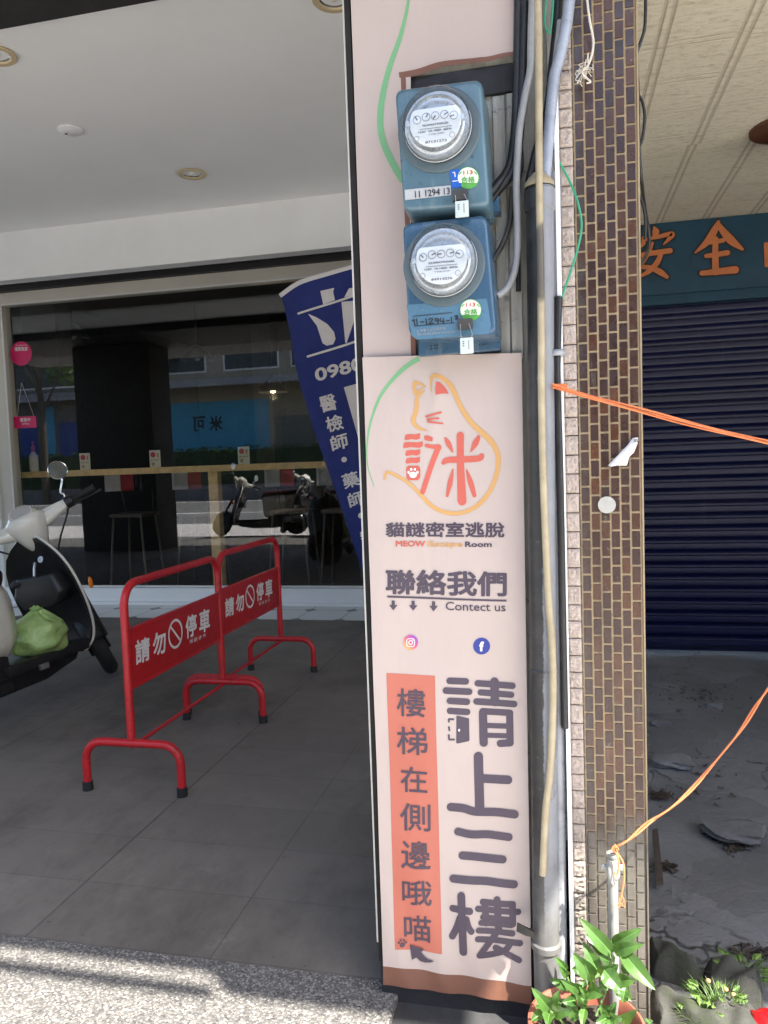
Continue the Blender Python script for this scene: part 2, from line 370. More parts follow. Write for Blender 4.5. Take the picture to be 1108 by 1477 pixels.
def mat_tiles():
    g = G('brown_glazed_tiles'); p = g.pos(); x, y, z = g.xyz(p)
    at_ = g.n('ShaderNodeAttribute', attribute_name='rnd'); r = at_.outputs['Fac']
    rp = g.n('ShaderNodeValToRGB'); g.put(r, rp.inputs[0]); e = rp.color_ramp.elements
    e[0].color = S(46, 33, 30); e[1].color = S(108, 68, 40)
    for q, c in ((.35, S(64, 43, 36)), (.7, S(80, 52, 38)), (.9, S(96, 60, 36))): k = e.new(q); k.color = c
    c = g.mix(g.noise(90, 4, .7), rp.outputs[0], S(58, 40, 36))
    lo = g.math('ADD', z, g.math('MULTIPLY', g.math('SUBTRACT', g.noise(16, 6, .75), .5), .22))
    c = g.mix(g.rng(lo, .40, .48, 1, 0), c, g.mix(g.noise(40, 6, .7), S(70, 66, 60), S(118, 112, 102)))     # cement smear low on the pillar
    c = g.mix(g.rng(g.noise(34, 8, .85), .63, .67), c, S(160, 150, 136))
    run = g.noise(9, 7, .8, g.scale(p, (4.5, 1, .22)))
    c = g.mix(g.rng(run, .52, .72, 0, .6), c, S(58, 50, 46)); c = g.mix(g.rng(run, .30, .40, .35, 0), c, S(150, 140, 126))
    c = g.mix(g.math('MULTIPLY', g.rng(x, .048, .066, 1, 0), g.rng(g.noise(40, 5, .7), .3, .6)), c, S(74, 68, 66))
    g.set(c, g.rng(g.noise(30, 4), .3, .7, .16, .4), 0, .5); g.bump(g.noise(150, 4, .6), .12, .002); return g.m
MT['tiles'] = mat_tiles()
def mat_pink():
    g = G('pink_rough_stone_tile')
    c = g.mix(g.noise(60, 6, .75), S(176, 158, 146), S(220, 206, 194))
    z = g.xyz(g.pos())[2]
    lo = g.math('ADD', z, g.math('MULTIPLY', g.noise(12, 5, .7), .2))
    c = g.mix(g.rng(lo, .35, .65, .8, 0), c, S(110, 104, 96))
    g.set(c, .85); g.bump(g.noise(110, 6, .8), .9, .006); return g.m
MT['pink_tile'] = mat_pink()
def mat_shutter():
    g = G('navy_shutter_paint'); p = g.pos()
    c = g.mix(g.noise(4, 7, .7, g.scale(p, (.4, 1, 3))), S(8, 13, 50), S(15, 24, 72))
    c = g.mix(g.rng(g.noise(9, 7, .75, g.scale(p, (.3, 1, 2))), .62, .75), c, S(34, 36, 50))
    c = g.mix(g.rng(g.noise(3.2, 7, .75, g.scale(p, (.12, 1, 4))), .50, .66, 0, .55), c, S(50, 50, 62))
    c = g.mix(g.rng(g.noise(5, 8, .8, g.scale(p, (3, 1, .2))), .58, .72, 0, .6), c, S(62, 60, 66))
    g.set(c, .4); g.bump(g.noise(25, 5, .7), .1, .003); return g.m
MT['shutter'] = mat_shutter()
def mat_leaf(name, a, b, rough=.35):
    g = G(name)
    r = g.n('ShaderNodeAttribute', attribute_name='rnd').outputs['Fac']
    c = g.mix(r, a, b); c = g.mix(g.math('GREATER_THAN', r, 1.2), c, tuple(min(1, q*2.2) for q in b[:3])+(1,)); c = g.mix(g.rng(g.noise(60, 4, .6), .4, .8, 0, .4), c, tuple(q*1.5 for q in b[:3])+(1,))
    g.set(c, rough, 0, .5)
    tl = g.n('ShaderNodeBsdfTranslucent'); g.put(g.mix(.5, c, (.25, .4, .05, 1)), tl.inputs[0])
    mx = g.n('ShaderNodeMixShader'); mx.inputs[0].default_value = .3
    g.put(g.b.outputs[0], mx.inputs[1]); g.put(tl.outputs[0], mx.inputs[2]); g.t.links.new(mx.outputs[0], g.out.inputs[0]); return g.m
MT['leaf'] = mat_leaf('glossy_leaf', (.034, .095, .02, 1), (.085, .175, .04, 1))
MT['tree_leaf'] = mat_leaf('tree_leaf', (.04, .09, .02, 1), (.10, .19, .04, 1), .5)
MT['hedge_leaf'] = mat_leaf('hedge_leaf', (.02, .05, .015, 1), (.05, .10, .03, 1), .5)
MT['weed'] = mat_leaf('weed_blade', (.06, .13, .03, 1), (.14, .22, .05, 1), .5)
MT['bark'] = pm('bark', (.10, .08, .06), .9, var=.3, bump=.6, bs=40)
def mat_bag():
    g = G('pale_green_plastic_bag'); c = g.mix(g.noise(9, 4, .6), S(140, 176, 100), S(196, 220, 140))
    g.set(c, .3, 0, .5, .2); g.bump(g.noise(26, 4, .6, dist=1.5), .5, .02)
    return g.m
MT['bag'] = mat_bag()
def mat_bulb():
    g = G('lit_bulb'); g.b.inputs['Emission Color'].default_value = (1, .72, .36, 1); g.b.inputs['Emission Strength'].default_value = 3; return g.m
MT['bulb'] = mat_bulb()

# ------------------------------------------------------------------ geometry helpers
ORG = {}
class MB:
    def __init__(s): s.v = []; s.f = []; s.r = []; s.cur = 0.5
    def add(s, vs, fs):
        o = len(s.v); s.v += [Vector(q) for q in vs]; s.f += [[i+o for i in q] for q in fs]; s.r += [s.cur]*len(fs)
    def box(s, x0, x1, y0, y1, z0, z1):
        s.add([(x, y, z) for z in (z0, z1) for y in (y0, y1) for x in (x0, x1)],
              [(0, 2, 3, 1), (4, 5, 7, 6), (0, 1, 5, 4), (2, 6, 7, 3), (0, 4, 6, 2), (1, 3, 7, 5)]); return s
    def tube(s, pts, r, n=12, cap=True, closed=False):
        pts = [Vector(p) for p in pts]; m = len(pts)
        rs = r if isinstance(r, (list, tuple)) else [r]*m
        t0 = (pts[1]-pts[0]).normalized(); up = Vector((0, 0, 1)) if abs(t0.z) < .9 else Vector((1, 0, 0))
        nrm = (up - t0*up.dot(t0)).normalized(); vs = []
        for i, p in enumerate(pts):
            if closed: t = (pts[(i+1) % m]-pts[i-1]).normalized()
            else: t = (pts[min(i+1, m-1)]-pts[max(i-1, 0)]).normalized()
            nrm = (nrm - t*nrm.dot(t)).normalized(); b = t.cross(nrm)
            vs += [p + (nrm*math.cos(2*PI*k/n)+b*math.sin(2*PI*k/n))*rs[i] for k in range(n)]
        fs = []
        for i in range(m if closed else m-1):
            j = (i+1) % m
            fs += [(i*n+k, i*n+(k+1) % n, j*n+(k+1) % n, j*n+k) for k in range(n)]
        if cap and not closed: fs += [tuple(range(n))[::-1], tuple((m-1)*n+k for k in range(n))]
        s.add(vs, fs); return s
    def lathe(s, prof, o=(0, 0, 0), d=(0, 0, 1), n=32, capa=False, capb=False):
        d = Vector(d).normalized(); o = Vector(o)
        a = Vector((1, 0, 0)) if abs(d.x) < .9 else Vector((0, 1, 0)); a = (a-d*a.dot(d)).normalized(); b = d.cross(a)
        vs = [o+d*h+(a*math.cos(2*PI*k/n)+b*math.sin(2*PI*k/n))*r for r, h in prof for k in range(n)]
        fs = [(i*n+k, i*n+(k+1) % n, (i+1)*n+(k+1) % n, (i+1)*n+k) for i in range(len(prof)-1) for k in range(n)]
        if capa: fs.append(tuple(range(n))[::-1])
        if capb: fs.append(tuple((len(prof)-1)*n+k for k in range(n)))
        s.add(vs, fs); return s
    def loft(s, rings, cap=True, closed=True):
        n = len(rings[0]); vs = [q for r in rings for q in r]; fs = []
        for i in range(len(rings)-1):
            for k in range(n if closed else n-1):
                fs.append((i*n+k, i*n+(k+1) % n, (i+1)*n+(k+1) % n, (i+1)*n+k))
        if cap: fs += [tuple(range(n))[::-1], tuple((len(rings)-1)*n+k for k in range(n))]
        s.add(vs, fs); return s
    def grid(s, fn, nu, nv):
        vs = [fn(i/nu, j/nv) for j in range(nv+1) for i in range(nu+1)]
        fs = [(j*(nu+1)+i, j*(nu+1)+i+1, (j+1)*(nu+1)+i+1, (j+1)*(nu+1)+i) for j in range(nv) for i in range(nu)]
        s.add(vs, fs); return s
    def prism(s, poly, depth):
        """polygon (list of 3-D points) pushed along the vector depth"""
        n = len(poly); d = Vector(depth); P = [Vector(p) for p in poly]
        s.add(P+[p+d for p in P], [tuple(range(n))[::-1], tuple(range(n, 2*n))]+[(k, (k+1) % n, n+(k+1) % n, n+k) for k in range(n)]); return s
    def ball(s, c, r, nu=16, nv=10, sc3=(1, 1, 1)):
        c = Vector(c)
        prof = [[c+Vector((math.cos(2*PI*k/nu)*math.sin(PI*j/nv)*r*sc3[0], math.sin(2*PI*k/nu)*math.sin(PI*j/nv)*r*sc3[1], math.cos(PI*j/nv)*r*sc3[2])) for k in range(nu)] for j in range(1, nv)]
        s.loft(prof); return s
    def build(s, name, mat, parent=None, bevel=0.0, smooth=40, rnd=False, local=False, solid=0.0, seg=2, fixn=True):
        me = bpy.data.meshes.new(name)
        org = Vector((0, 0, 0))
        if parent is not None and not local:
            q = parent
            while q is not None:
                org = org + ORG.get(q.name, Vector((0, 0, 0))); q = q.parent
        me.from_pydata([tuple(q-org) for q in s.v], [], [tuple(q) for q in s.f])
        if rnd:
            a = me.attributes.new('rnd', 'FLOAT', 'FACE'); a.data.foreach_set('value', s.r)
        bm = bmesh.new(); bm.from_mesh(me)
        if fixn: bmesh.ops.recalc_face_normals(bm, faces=bm.faces)
        if bevel > 0:
            es = [e for e in bm.edges if len(e.link_faces) == 2 and e.calc_face_angle(0) > .6]
            bmesh.ops.bevel(bm, geom=es, offset=bevel, segments=seg, profile=.7, affect='EDGES', clamp_overlap=True)
        bm.to_mesh(me); bm.free()
        if smooth:
            for p in me.polygons: p.use_smooth = True
            me.set_sharp_from_angle(angle=math.radians(smooth))
        o = bpy.data.objects.new(name, me); COL.objects.link(o)
        me.materials.append(MT[mat] if isinstance(mat, str) else mat)
        if parent is not None: o.parent = parent
        if solid:
            md = o.modifiers.new('thickness', 'SOLIDIFY'); md.thickness = solid; md.offset = 0
        return o
def tag(o, label=None, cat=None, group=None, kind=None):
    if label: o['label'] = label
    if cat: o['category'] = cat
    if group: o['group'] = group
    if kind: o['kind'] = kind
    return o
def thing(name, loc, label, cat, group=None):
    o = bpy.data.objects.new(name, None); COL.objects.link(o); o.location = loc; o.empty_display_size = .1
    ORG[o.name] = Vector(loc); return tag(o, label, cat, group)
def struct(o): o['kind'] = 'structure'; return o
def dup(root, loc, label, group=None, rot=None):
    def cp(o, par):
        c = o.copy(); COL.objects.link(c)
        if par is not None: c.parent = par
        for ch in o.children: cp(ch, c)
        return c
    r = cp(root, None); r.location = loc; r['label'] = label
    if rot is not None: r.rotation_euler = rot
    if group: r['group'] = group
    return r
def smoothpath(pts, k=6):
    """Catmull-Rom through pts"""
    P = [Vector(p) for p in pts]; out = []
    for i in range(len(P)-1):
        a = P[max(i-1, 0)]; b = P[i]; c = P[i+1]; d = P[min(i+2, len(P)-1)]
        for q in range(k):
            t = q/k
            out.append(.5*((2*b)+(c-a)*t+(2*a-5*b+4*c-d)*t*t+(3*b-a-3*c+d)*t**3))
    return out+[P[-1]]
def boxes(name, mat, parent, *bs, bevel=0.0, smooth=30):
    m = MB()
    for b in bs: m.box(*b)
    return m.build(name, mat, parent, bevel=bevel, smooth=smooth)

# ---- text: glyph meshes from the built-in font, returned as normalised 2-D triangles
TXT = {}
def glyphs(body):
    key = body
    if key not in TXT:
        cu = bpy.data.curves.new('t', 'FONT'); cu.body = body; cu.size = 1; cu.resolution_u = 3
        o = bpy.data.objects.new('t', cu); COL.objects.link(o); bpy.context.view_layer.update()
        ev = o.evaluated_get(bpy.context.evaluated_depsgraph_get()); me = ev.to_mesh()
        bm = bmesh.new(); bm.from_mesh(me); ev.to_mesh_clear()
        bmesh.ops.triangulate(bm, faces=bm.faces)
        for _ in range(2):
            L = [e for e in bm.edges if e.calc_length() > .35]
            if L: bmesh.ops.subdivide_edges(bm, edges=L, cuts=1); bmesh.ops.triangulate(bm, faces=[f for f in bm.faces if len(f.verts) > 3])
        V = np.array([v.co[:2] for v in bm.verts]); Fs = [[v.index for v in f.verts] for f in bm.faces]; bm.free()
        bpy.data.objects.remove(o)
        lo, hi = V.min(0), V.max(0); TXT[key] = ((V-lo)/(hi-lo), Fs, hi-lo)
    return TXT[key]
def text_on(mb, body, quad, surf, bold=0.0, off=.0008):
    """lay text into the quad TL,TR,BR,BL (2-D points of a surface); surf(a, b, off) gives the 3-D point"""
    V, Fs, sz = glyphs(body)
    tl, tr, br, bl = [np.array(q[:2], float) for q in quad]
    n = 8 if bold > 0 else 1; bx, by = bold/(sz[0]+2*bold), bold/(sz[1]+2*bold)
    for k in range(n):                        # heavier weight: the glyph is printed several times, a little shifted
        du, dv = (bx*math.cos(2*PI*k/n+.4), by*math.sin(2*PI*k/n+.4)) if bold > 0 else (0, 0)
        vs = []
        for u, v in V:
            u = bx+u*(1-2*bx)+du; v = by+v*(1-2*by)+dv
            q = (tl*(1-u)+tr*u)*v + (bl*(1-u)+br*u)*(1-v)
            vs.append(surf(q[0], q[1], off+k*.00005))
        mb.add(vs, Fs)
LAY = [0]
def stroke(mb, pts, wd, surf, off=.0008, caps=True, sub=5):
    """round-ended brush stroke; wd one width or one per point"""
    ws = list(wd) if isinstance(wd, (list, tuple)) else [wd]*len(pts)
    P = [np.array(p, float) for p in pts]
    if sub > 1 and len(P) > 2:
        P3 = smoothpath([(p[0], p[1], w_) for p, w_ in zip(P, ws)], sub); P = [np.array(q[:2]) for q in P3]; ws = [q[2] for q in P3]
    elif sub > 1:
        P = [P[0]+(P[1]-P[0])*k/sub for k in range(sub+1)]; ws = [ws[0]+(ws[1]-ws[0])*k/sub for k in range(sub+1)]
    LAY[0] = (LAY[0]+1) % 12; off = off+LAY[0]*.00008
    L, R = [], []
    for i in range(len(P)):
        t = P[min(i+1, len(P)-1)]-P[max(i-1, 0)]; t = t/(np.linalg.norm(t)+1e-9); n_ = np.array([-t[1], t[0]])
        L.append(P[i]+n_*ws[i]/2); R.append(P[i]-n_*ws[i]/2)
    vs = [surf(*q, off) for q in L+R]; n = len(L)
    mb.add(vs, [(i, i+1, n+i+1, n+i) for i in range(n-1)])
    if caps:
        for c, w_, d in ((P[0], ws[0], P[0]-P[1]), (P[-1], ws[-1], P[-1]-P[-2])):
            a0 = math.atan2(d[1], d[0]); k = 8
            ring = [c+np.array([math.cos(a0-PI/2+PI*j/k), math.sin(a0-PI/2+PI*j/k)])*w_/2 for j in range(k+1)]
            mb.add([surf(*q, off) for q in ring], [tuple(range(k+1))])
def poly(mb, pts, surf, off=.0008):
    LAY[0] = (LAY[0]+1) % 12; off = off+LAY[0]*.00008
    mb.add([surf(*q, off) for q in pts], [tuple(range(len(pts)))])
def disc(mb, c, rx, ry, surf, off=.0008, n=28):
    poly(mb, [(c[0]+rx*math.cos(2*PI*k/n), c[1]+ry*math.sin(2*PI*k/n)) for k in range(n)], surf, off)
def px(z, pts):
    """zoomed-picture coordinates -> photo pixels; z = (x0, y0, scale)"""
    return [(z[0]+p[0]/z[2], z[1]+p[1]/z[2]) for p in pts]

# ------------------------------------------------------------------ setting: ground, floors, road
YP = 1.585                       # front plane of the pillars
AP = 1.64                        # edge between apron and arcade floor
MB().box(-200, 200, -200, 200, -.5, -.13).build('ground', 'asphalt', smooth=0)['kind'] = 'structure'
struct(boxes('road', 'asphalt', None, (-60, 60, -16.5, -3.0, -.129, -.11)))
struct(boxes('arcade_floor', 'arcade_floor', None, (-9, -.2, AP, 5.54, -.12, 0)))
struct(boxes('tile_strip', 'white_tile', None, (-9, -.2, 5.54, 6.6, -.12, .002)))
struct(boxes('pavement', 'terrazzo', None, (-9, -.372, .1, AP-.001, -.12, .004), bevel=.004))
struct(boxes('street_pavement', 'pale_pavement', None, (-30, 30, -3.0, .099, -.12, -.02)))
struct(boxes('cement_strip', 'dark_ground', None, (-.371, 12, 1.42, 1.63, -.12, -.015)))
struct(boxes('pale_pavement', 'pale_pavement', None, (-.371, 12, .1, 1.419, -.12, -.012)))
for i, (y0, y1, mt) in enumerate(((-14.9, -14.65, 'road_white'), (-8.1, -7.85, 'road_white'), (-3.3, -3.1, 'road_yellow'))):
    struct(boxes('road_marking', mt, None, (-60, 60, y0, y1, -.108, -.104)))
# rough concrete floor of the right arcade
def cfloor(u, v):
    x = -.19+u*4.5; y = 1.6+v*3.4
    return (x, y, -.03+.02*math.sin(3.1*x+1.7*y)+.012*math.sin(9*x-4*y)*math.sin(7*y)+.02*min(1, max(0, (y-1.6)/.6)))
m = MB(); m.grid(cfloor, 90, 70); struct(m.build('concrete_floor', 'concrete'))

# ------------------------------------------------------------------ left building
bld = thing('shop_building', (-3, 3, 0), 'building with white arcade ceiling and big cream framed shop window', 'building')
boxes('arcade_ceiling', 'ceiling', bld, (-8, .02, 2.92, 5.5, 3.16, 3.3))
boxes('fascia_beam', 'dark_clad', bld, (-8, .02, 1.45, 2.9, 3.06, 3.6), bevel=.006)
boxes('bulkhead', 'white_wall', bld, (-8, .02, 5.5, 5.62, 2.78, 3.3))
boxes('header_panel', 'black_trim', bld, (-8, .02, 6.1, 6.3, 2.855, 3.4), (-8, .02, 6.06, 6.1, 2.90, 2.94), bevel=.004)
boxes('added_shade_canopy', 'grey_wall', bld, (-9, 1.05, .214, 1.44, 3.1, 3.3), (1.051, 1.60, .15, 1.44, 3.1, 3.3), (1.601, 5, .37, 1.44, 3.1, 3.3))  # unseen overhang, added; its stepped front edge shapes shade on pillar and pavement
boxes('added_shade_rail', 'grey_wall', bld, (-9, 1.05, .105, .126, 3.16, 3.21))  # unseen rail, added so that a thin sunlit streak falls behind its shadow
boxes('roof', 'grey_wall', bld, (-9, 5, 1.71, 11, 3.62, 3.8))
boxes('upper_wall', 'beige_far', bld, (-9, 5, 1.45, 1.7, 3.61, 10))
boxes('end_wall', 'white_wall', bld, (-8.2, -5.06, 6.12, 6.35, 0, 2.85))
WX0, WX1 = -4.92, -.35
boxes('shop_wall', 'white_wall', bld, (WX1+.06, .3, 6.15, 6.3, 0, 2.85))
win = boxes('shop_window', 'cream_frame', bld,
            (WX0-.14, WX1+.06, 6.14, 6.26, 2.745, 2.853), (WX0-.14, WX0, 6.14, 6.26, .163, 2.744), (WX1, WX1+.06, 6.14, 6.26, .163, 2.744), bevel=.006)
boxes('window_bead', 'white_line', win, (WX0-.004, WX1, 6.130, 6.139, 2.738, 2.752), (WX0-.004, WX0+.012, 6.130, 6.139, .17, 2.737), (WX0, WX1, 6.13, 6.139, .155, .168))
boxes('sill', 'white_wall', win, (WX0-.14, WX1+.06, 6.10, 6.27, .03, .15), (WX0-.14, WX1+.06, 6.06, 6.27, .003, .029), bevel=.006)
boxes('pane', 'window_glass', win, (WX0+.001, WX1-.001, 6.196, 6.2, .164, 2.743), smooth=0)
# dark room behind the glass
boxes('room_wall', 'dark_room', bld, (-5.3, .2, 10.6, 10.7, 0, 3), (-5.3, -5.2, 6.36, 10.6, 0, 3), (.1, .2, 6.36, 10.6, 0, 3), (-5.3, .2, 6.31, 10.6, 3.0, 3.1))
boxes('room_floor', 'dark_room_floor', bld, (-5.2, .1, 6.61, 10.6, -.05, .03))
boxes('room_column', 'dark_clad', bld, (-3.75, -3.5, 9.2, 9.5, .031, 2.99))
boxes('side_pillar', 'dark_clad', bld, (-7.0, -5.75, 1.62, 2.2, 0, 3.05), bevel=.01)
boxes('column_strip', 'dark_clad', bld, (-5.19, -4.80, 6.75, 7.0, .031, 2.99))

# downlights and a smoke detector
def downlight(p, label):
    t = thing('downlight', p, label, 'ceiling light', 'round recessed lights in the white arcade ceiling')
    m = MB(); m.lathe([(.088, 0), (.095, -.006), (.09, -.012), (.07, -.010), (.064, -.002)], p, n=40); m.build('ring', 'downlight', t)
    m = MB(); m.lathe([(.0645, -.0025), (.045, .012), (.02, .02), (.001, .021)], p, n=32); m.build('reflector', 'reflector', t)
    m = MB(); m.ball(p+Vector((0, 0, .004)), .02); m.build('bulb', 'frosted', t)
for q, lb in (((277, 250), 'beige ringed downlight in mid ceiling, nearest the white bulkhead'), ((-7, 78), 'beige ringed downlight cut by the left edge under the dark beam'),
              ((482, -3), 'beige ringed downlight beside the top of the pillar')):
    downlight(at(*q, Z=3.158), lb)
p = at(102, 187, Z=3.158)
t = thing('smoke_detector', p, 'small white round detector on the arcade ceiling between the downlights', 'detector')
m = MB(); m.lathe([(.068, 0), (.07, -.008), (.05, -.018), (.001, -.02)], p, n=36); m.build('cover', 'white_wall', t)
m = MB(); m.lathe([(.008, -.0165), (.008, -.021), (.001, -.022)], p+Vector((-.03, .0, 0)), n=12); m.build('indicator', 'black_trim', t)

# counter, stools, cards, lamps inside the shop
ct = thing('bar_counter', (-2.8, 6.5, 0), 'long wooden bar counter behind the shop window', 'counter')
boxes('counter_top', 'wood', ct, (-5.19, -.4, 6.36, 6.70, 1.165, 1.222), bevel=.004)
for x in (-3.03, -.9): boxes('leg', 'wood', ct, (x-.045, x+.045, 6.38, 6.47, .031, 1.164), bevel=.004)
def stool(x, label):
    t = thing('bar_stool', (x, 6.91, .03), label, 'stool', 'bar stools inside the shop')
    m = MB(); m.box(x-.18, x+.18, 6.74, 7.08, .74, .775); m.build('seat', 'dark_seat', t, bevel=.012)
    for sx in (-1, 1):
        for sy in (-1, 1):
            m = MB(); m.tube([(x+sx*.15, 6.91+sy*.14, .74), (x+sx*.2, 6.91+sy*.18, .031)], .012, 8); m.build('leg', 'dark_seat', t)
    def bk(a0, a1, col):
        def fn(u, v):
            a = a0+(a1-a0)*u; return (x+.21*math.sin(a), 6.94+.2*math.cos(a)-.28, 1.0+.18*v)
        m = MB(); m.grid(fn, 8, 4); m.build('backrest', col, t, solid=.02)
    bk(-1.2, -.45, 'print_white'); bk(-.45, .25, 'red_panel'); bk(.25, 1.2, 'black_plastic')
    m = MB(); m.tube([(x+.16, 7.01, .775), (x+.17, 6.98, 1.0)], .01, 8); m.tube([(x-.16, 7.01, .775), (x-.17, 6.98, 1.0)], .01, 8); m.build('back_frame', 'black_trim', t)
for xx, lb in ((-4.15, 'white and red backed stool left of the wooden counter post'), (-3.42, 'white and red backed stool touching the wooden counter post'),
               (-2.47, 'white and red backed stool right of the wooden counter post'), (-1.96, 'white backed stool half hidden by the blue flag')):
    stool(xx, lb)
def card(cx, cy, label):
    c = at(cx, cy, Y=6.32); z0 = 1.223; h = .155; wd = .055
    t = thing('counter_card', (c.x, 6.4, z0), label, 'table card', 'small printed cards standing on the counter')
    boxes('card_sheet', 'card', t, (c.x-wd, c.x+wd, 6.385, 6.388, z0, z0+h))
    sf = lambda a, b, o: Vector((c.x+a, 6.3848-o, z0+b))
    m = MB(); disc(m, (-.018, .115), .025, .025, sf); m.build('emblem', 'sticker_red', t)
    m = MB()
    for k in range(4): poly(m, [(-.04+k*.022, .06), (-.026+k*.022, .06), (-.026+k*.022, .074), (-.04+k*.022, .074)], sf)
    poly(m, [(-.035, .015), (-.005, .015), (-.005, .045), (-.035, .045)], sf); poly(m, [(.02, .09), (.04, .09), (.04, .13), (.02, .13)], sf)
    m.build('print_block', 'tan_print', t)
for cx, cy, lb in ((116, 657, 'printed card on the counter below the pink stickers'), (218, 655, 'printed card at the middle of the counter left of the post'), (347, 651, 'printed card on the counter nearest the blue flag')):
    card(cx, cy, lb)
def pendant(q, y, label, lit):
    p = at(*q, Y=y)
    t = thing('pendant_lamp', p, label, 'lamp', 'pendant lamps inside the shop')
    m = MB(); m.lathe([(.17, 0), (.15, .06), (.05, .15), (.02, .17)], p, n=28); m.build('lamp_shade', 'black_trim', t, solid=.004)
    m = MB(); m.tube([p+Vector((0, 0, .17)), Vector((p.x, p.y, 2.99))], .006, 8); m.build('cord', 'black_trim', t)
    m = MB(); m.ball(p+Vector((0, 0, .03)), .035); m.build('bulb', 'bulb' if lit else 'frosted', t)
    if not lit: return
    ld = bpy.data.lights.new('pendant_glow', 'POINT'); ld.energy = 1.6; ld.color = (1, .78, .5); ld.shadow_soft_size = .05
    lo = bpy.data.objects.new('pendant_glow', ld); COL.objects.link(lo); lo.parent = t; lo.location = (0, 0, -.04)
pendant((106, 489), 7.6, 'dark shaded pendant lamp behind the left of the shop window', False)
pendant((285, 520), 7.9, 'dark shaded pendant lamp deep in the shop, middle of the window', False)
pendant((394, 566), 8.6, 'lit pendant lamp glowing warm beside the blue flag', True)
t = thing('sanitizer_bottle', (-4.45, 6.45, 1.222), 'clear pump bottle with red label on the counter', 'bottle')
c = at(49, 668, Y=6.45); c.z = 1.2225
m = MB(); m.lathe([(.04, 0), (.042, .02), (.042, .15), (.015, .19)], c, n=20, capa=True); m.build('body', 'frosted', t)
m = MB(); m.lathe([(.018, .19), (.018, .24), (.008, .25), (.008, .29)], c, n=16); m.build('pump', 'sticker_red', t)
# window stickers
sfw = lambda a, b, o: (lambda q: Vector((q.x, 6.1955-o, q.z)))(at(a, b, Y=6.195))
t = thing('round_sticker', (at(31, 510, Y=6.195)), 'round bright pink sticker at top left of the shop window', 'sticker')
m = MB(); disc(m, (30.5, 510), 15.5, 17.5, sfw, .0002); m.build('sheet', 'pink', t)
m = MB(); text_on(m, '優質商家', ((21, 500.5), (40, 500), (40.5, 506), (21.5, 506.5)), sfw, .02, .0016); text_on(m, 'foodpanda', ((23, 497), (39, 496.5), (39, 499), (23, 499.5)), sfw, 0, .0016); m.build('lettering', 'print_white', t)
t = thing('open_sign', (at(37, 608, Y=6.195)), 'pink rectangular open sign hanging on the shop window', 'sign')
m = MB(); poly(m, [(20, 601), (52, 600), (53, 616.5), (21, 618)], sfw, .0002); m.build('sheet', 'pink', t)
m = MB(); text_on(m, '營業中', ((29, 603), (44, 602.5), (44.3, 608), (29.3, 608.5)), sfw, .02, .0016); text_on(m, 'OPEN', ((32, 610), (42, 609.7), (42, 612.5), (32, 612.8)), sfw, .0, .0016); m.build('lettering', 'print_white', t)
m = MB(); 
for a, b in (((25, 601), (31, 552)), ((49, 600), (31, 552))): m.tube([sfw(*a, .001), sfw(*b, .001)], .0015, 6)
m.build('string', 'print_white', t)

# ------------------------------------------------------------------ pillar that carries the banners
pil = thing('pillar', (-.2, 1.8, 0), 'square street pillar covered by cream printed banners', 'pillar')
boxes('core', 'weathered', pil, (-.398, -.004, 1.612, 2.05, .16, 3.05))
boxes('plinth', 'black_base', pil, (-.41, .03, 1.60, 2.06, -.12, .159), bevel=.006)
boxes('edge_board', 'edge_black', pil, (-.4115, -.3985, 1.594, 1.64, .08, 3.05), bevel=.002)
boxes('edge_strip', 'cream_frame', pil, (-.4165, -.412, 1.60, 1.64, .12, 2.3), bevel=.001)
m = MB()
c0 = at(592, 112, Y=1.605); c1 = at(745, 500, Y=1.605)
m.box(-.312, -.062, 1.600, 1.611, 1.93, 1.985); m.box(-.312, -.285, 1.600, 1.611, 1.38, 1.929); m.build('backing_board', 'black_base', pil, bevel=.002)
boxes('cover_strip', 'weathered', pil, (-.112, -.088, 1.603, 1.611, 1.40, 1.926), (-.084, -.062, 1.598, 1.611, 1.40, 1.926), bevel=.002)

def disp(x, z):
    d = .0022*math.sin(9*x+3*z+1)+.0016*math.sin(17*z+11*x)+.0012*math.sin(31*x-8*z+2)
    lo = max(0, min(1, (.42-z)/.34)); d += lo*(.0022*math.sin(70*x+16*z)+.002*math.sin(38*x-22*z+1))
    hi = math.exp(-((z-1.36)/.05)**2); d += hi*.002*math.sin(55*x+20*z)
    d += .0035*math.exp(-((x+.30-.16*(z-.95)/1.0)/.012)**2)*max(0, min(1, (z-1.12)/.2))
    return d
def B(a, b, off=0.0):
    """photo pixel on the lower banner -> point on its rippled face"""
    q = at(a, b, Y=YP-.004); return Vector((q.x, YP-.008-disp(q.x, q.z)-off, q.z))
def UB(a, b, off=0.0):
    q = at(a, b, Y=YP+.006); return Vector((q.x, YP+.004-.6*disp(q.x, q.z)-off, q.z))
def bil(tl, tr, br, bl):
    return lambda u, v: ((tl[0]*(1-u)+tr[0]*u)*(1-v)+(bl[0]*(1-u)+br[0]*u)*v, (tl[1]*(1-u)+tr[1]*u)*(1-v)+(bl[1]*(1-u)+br[1]*u)*v)

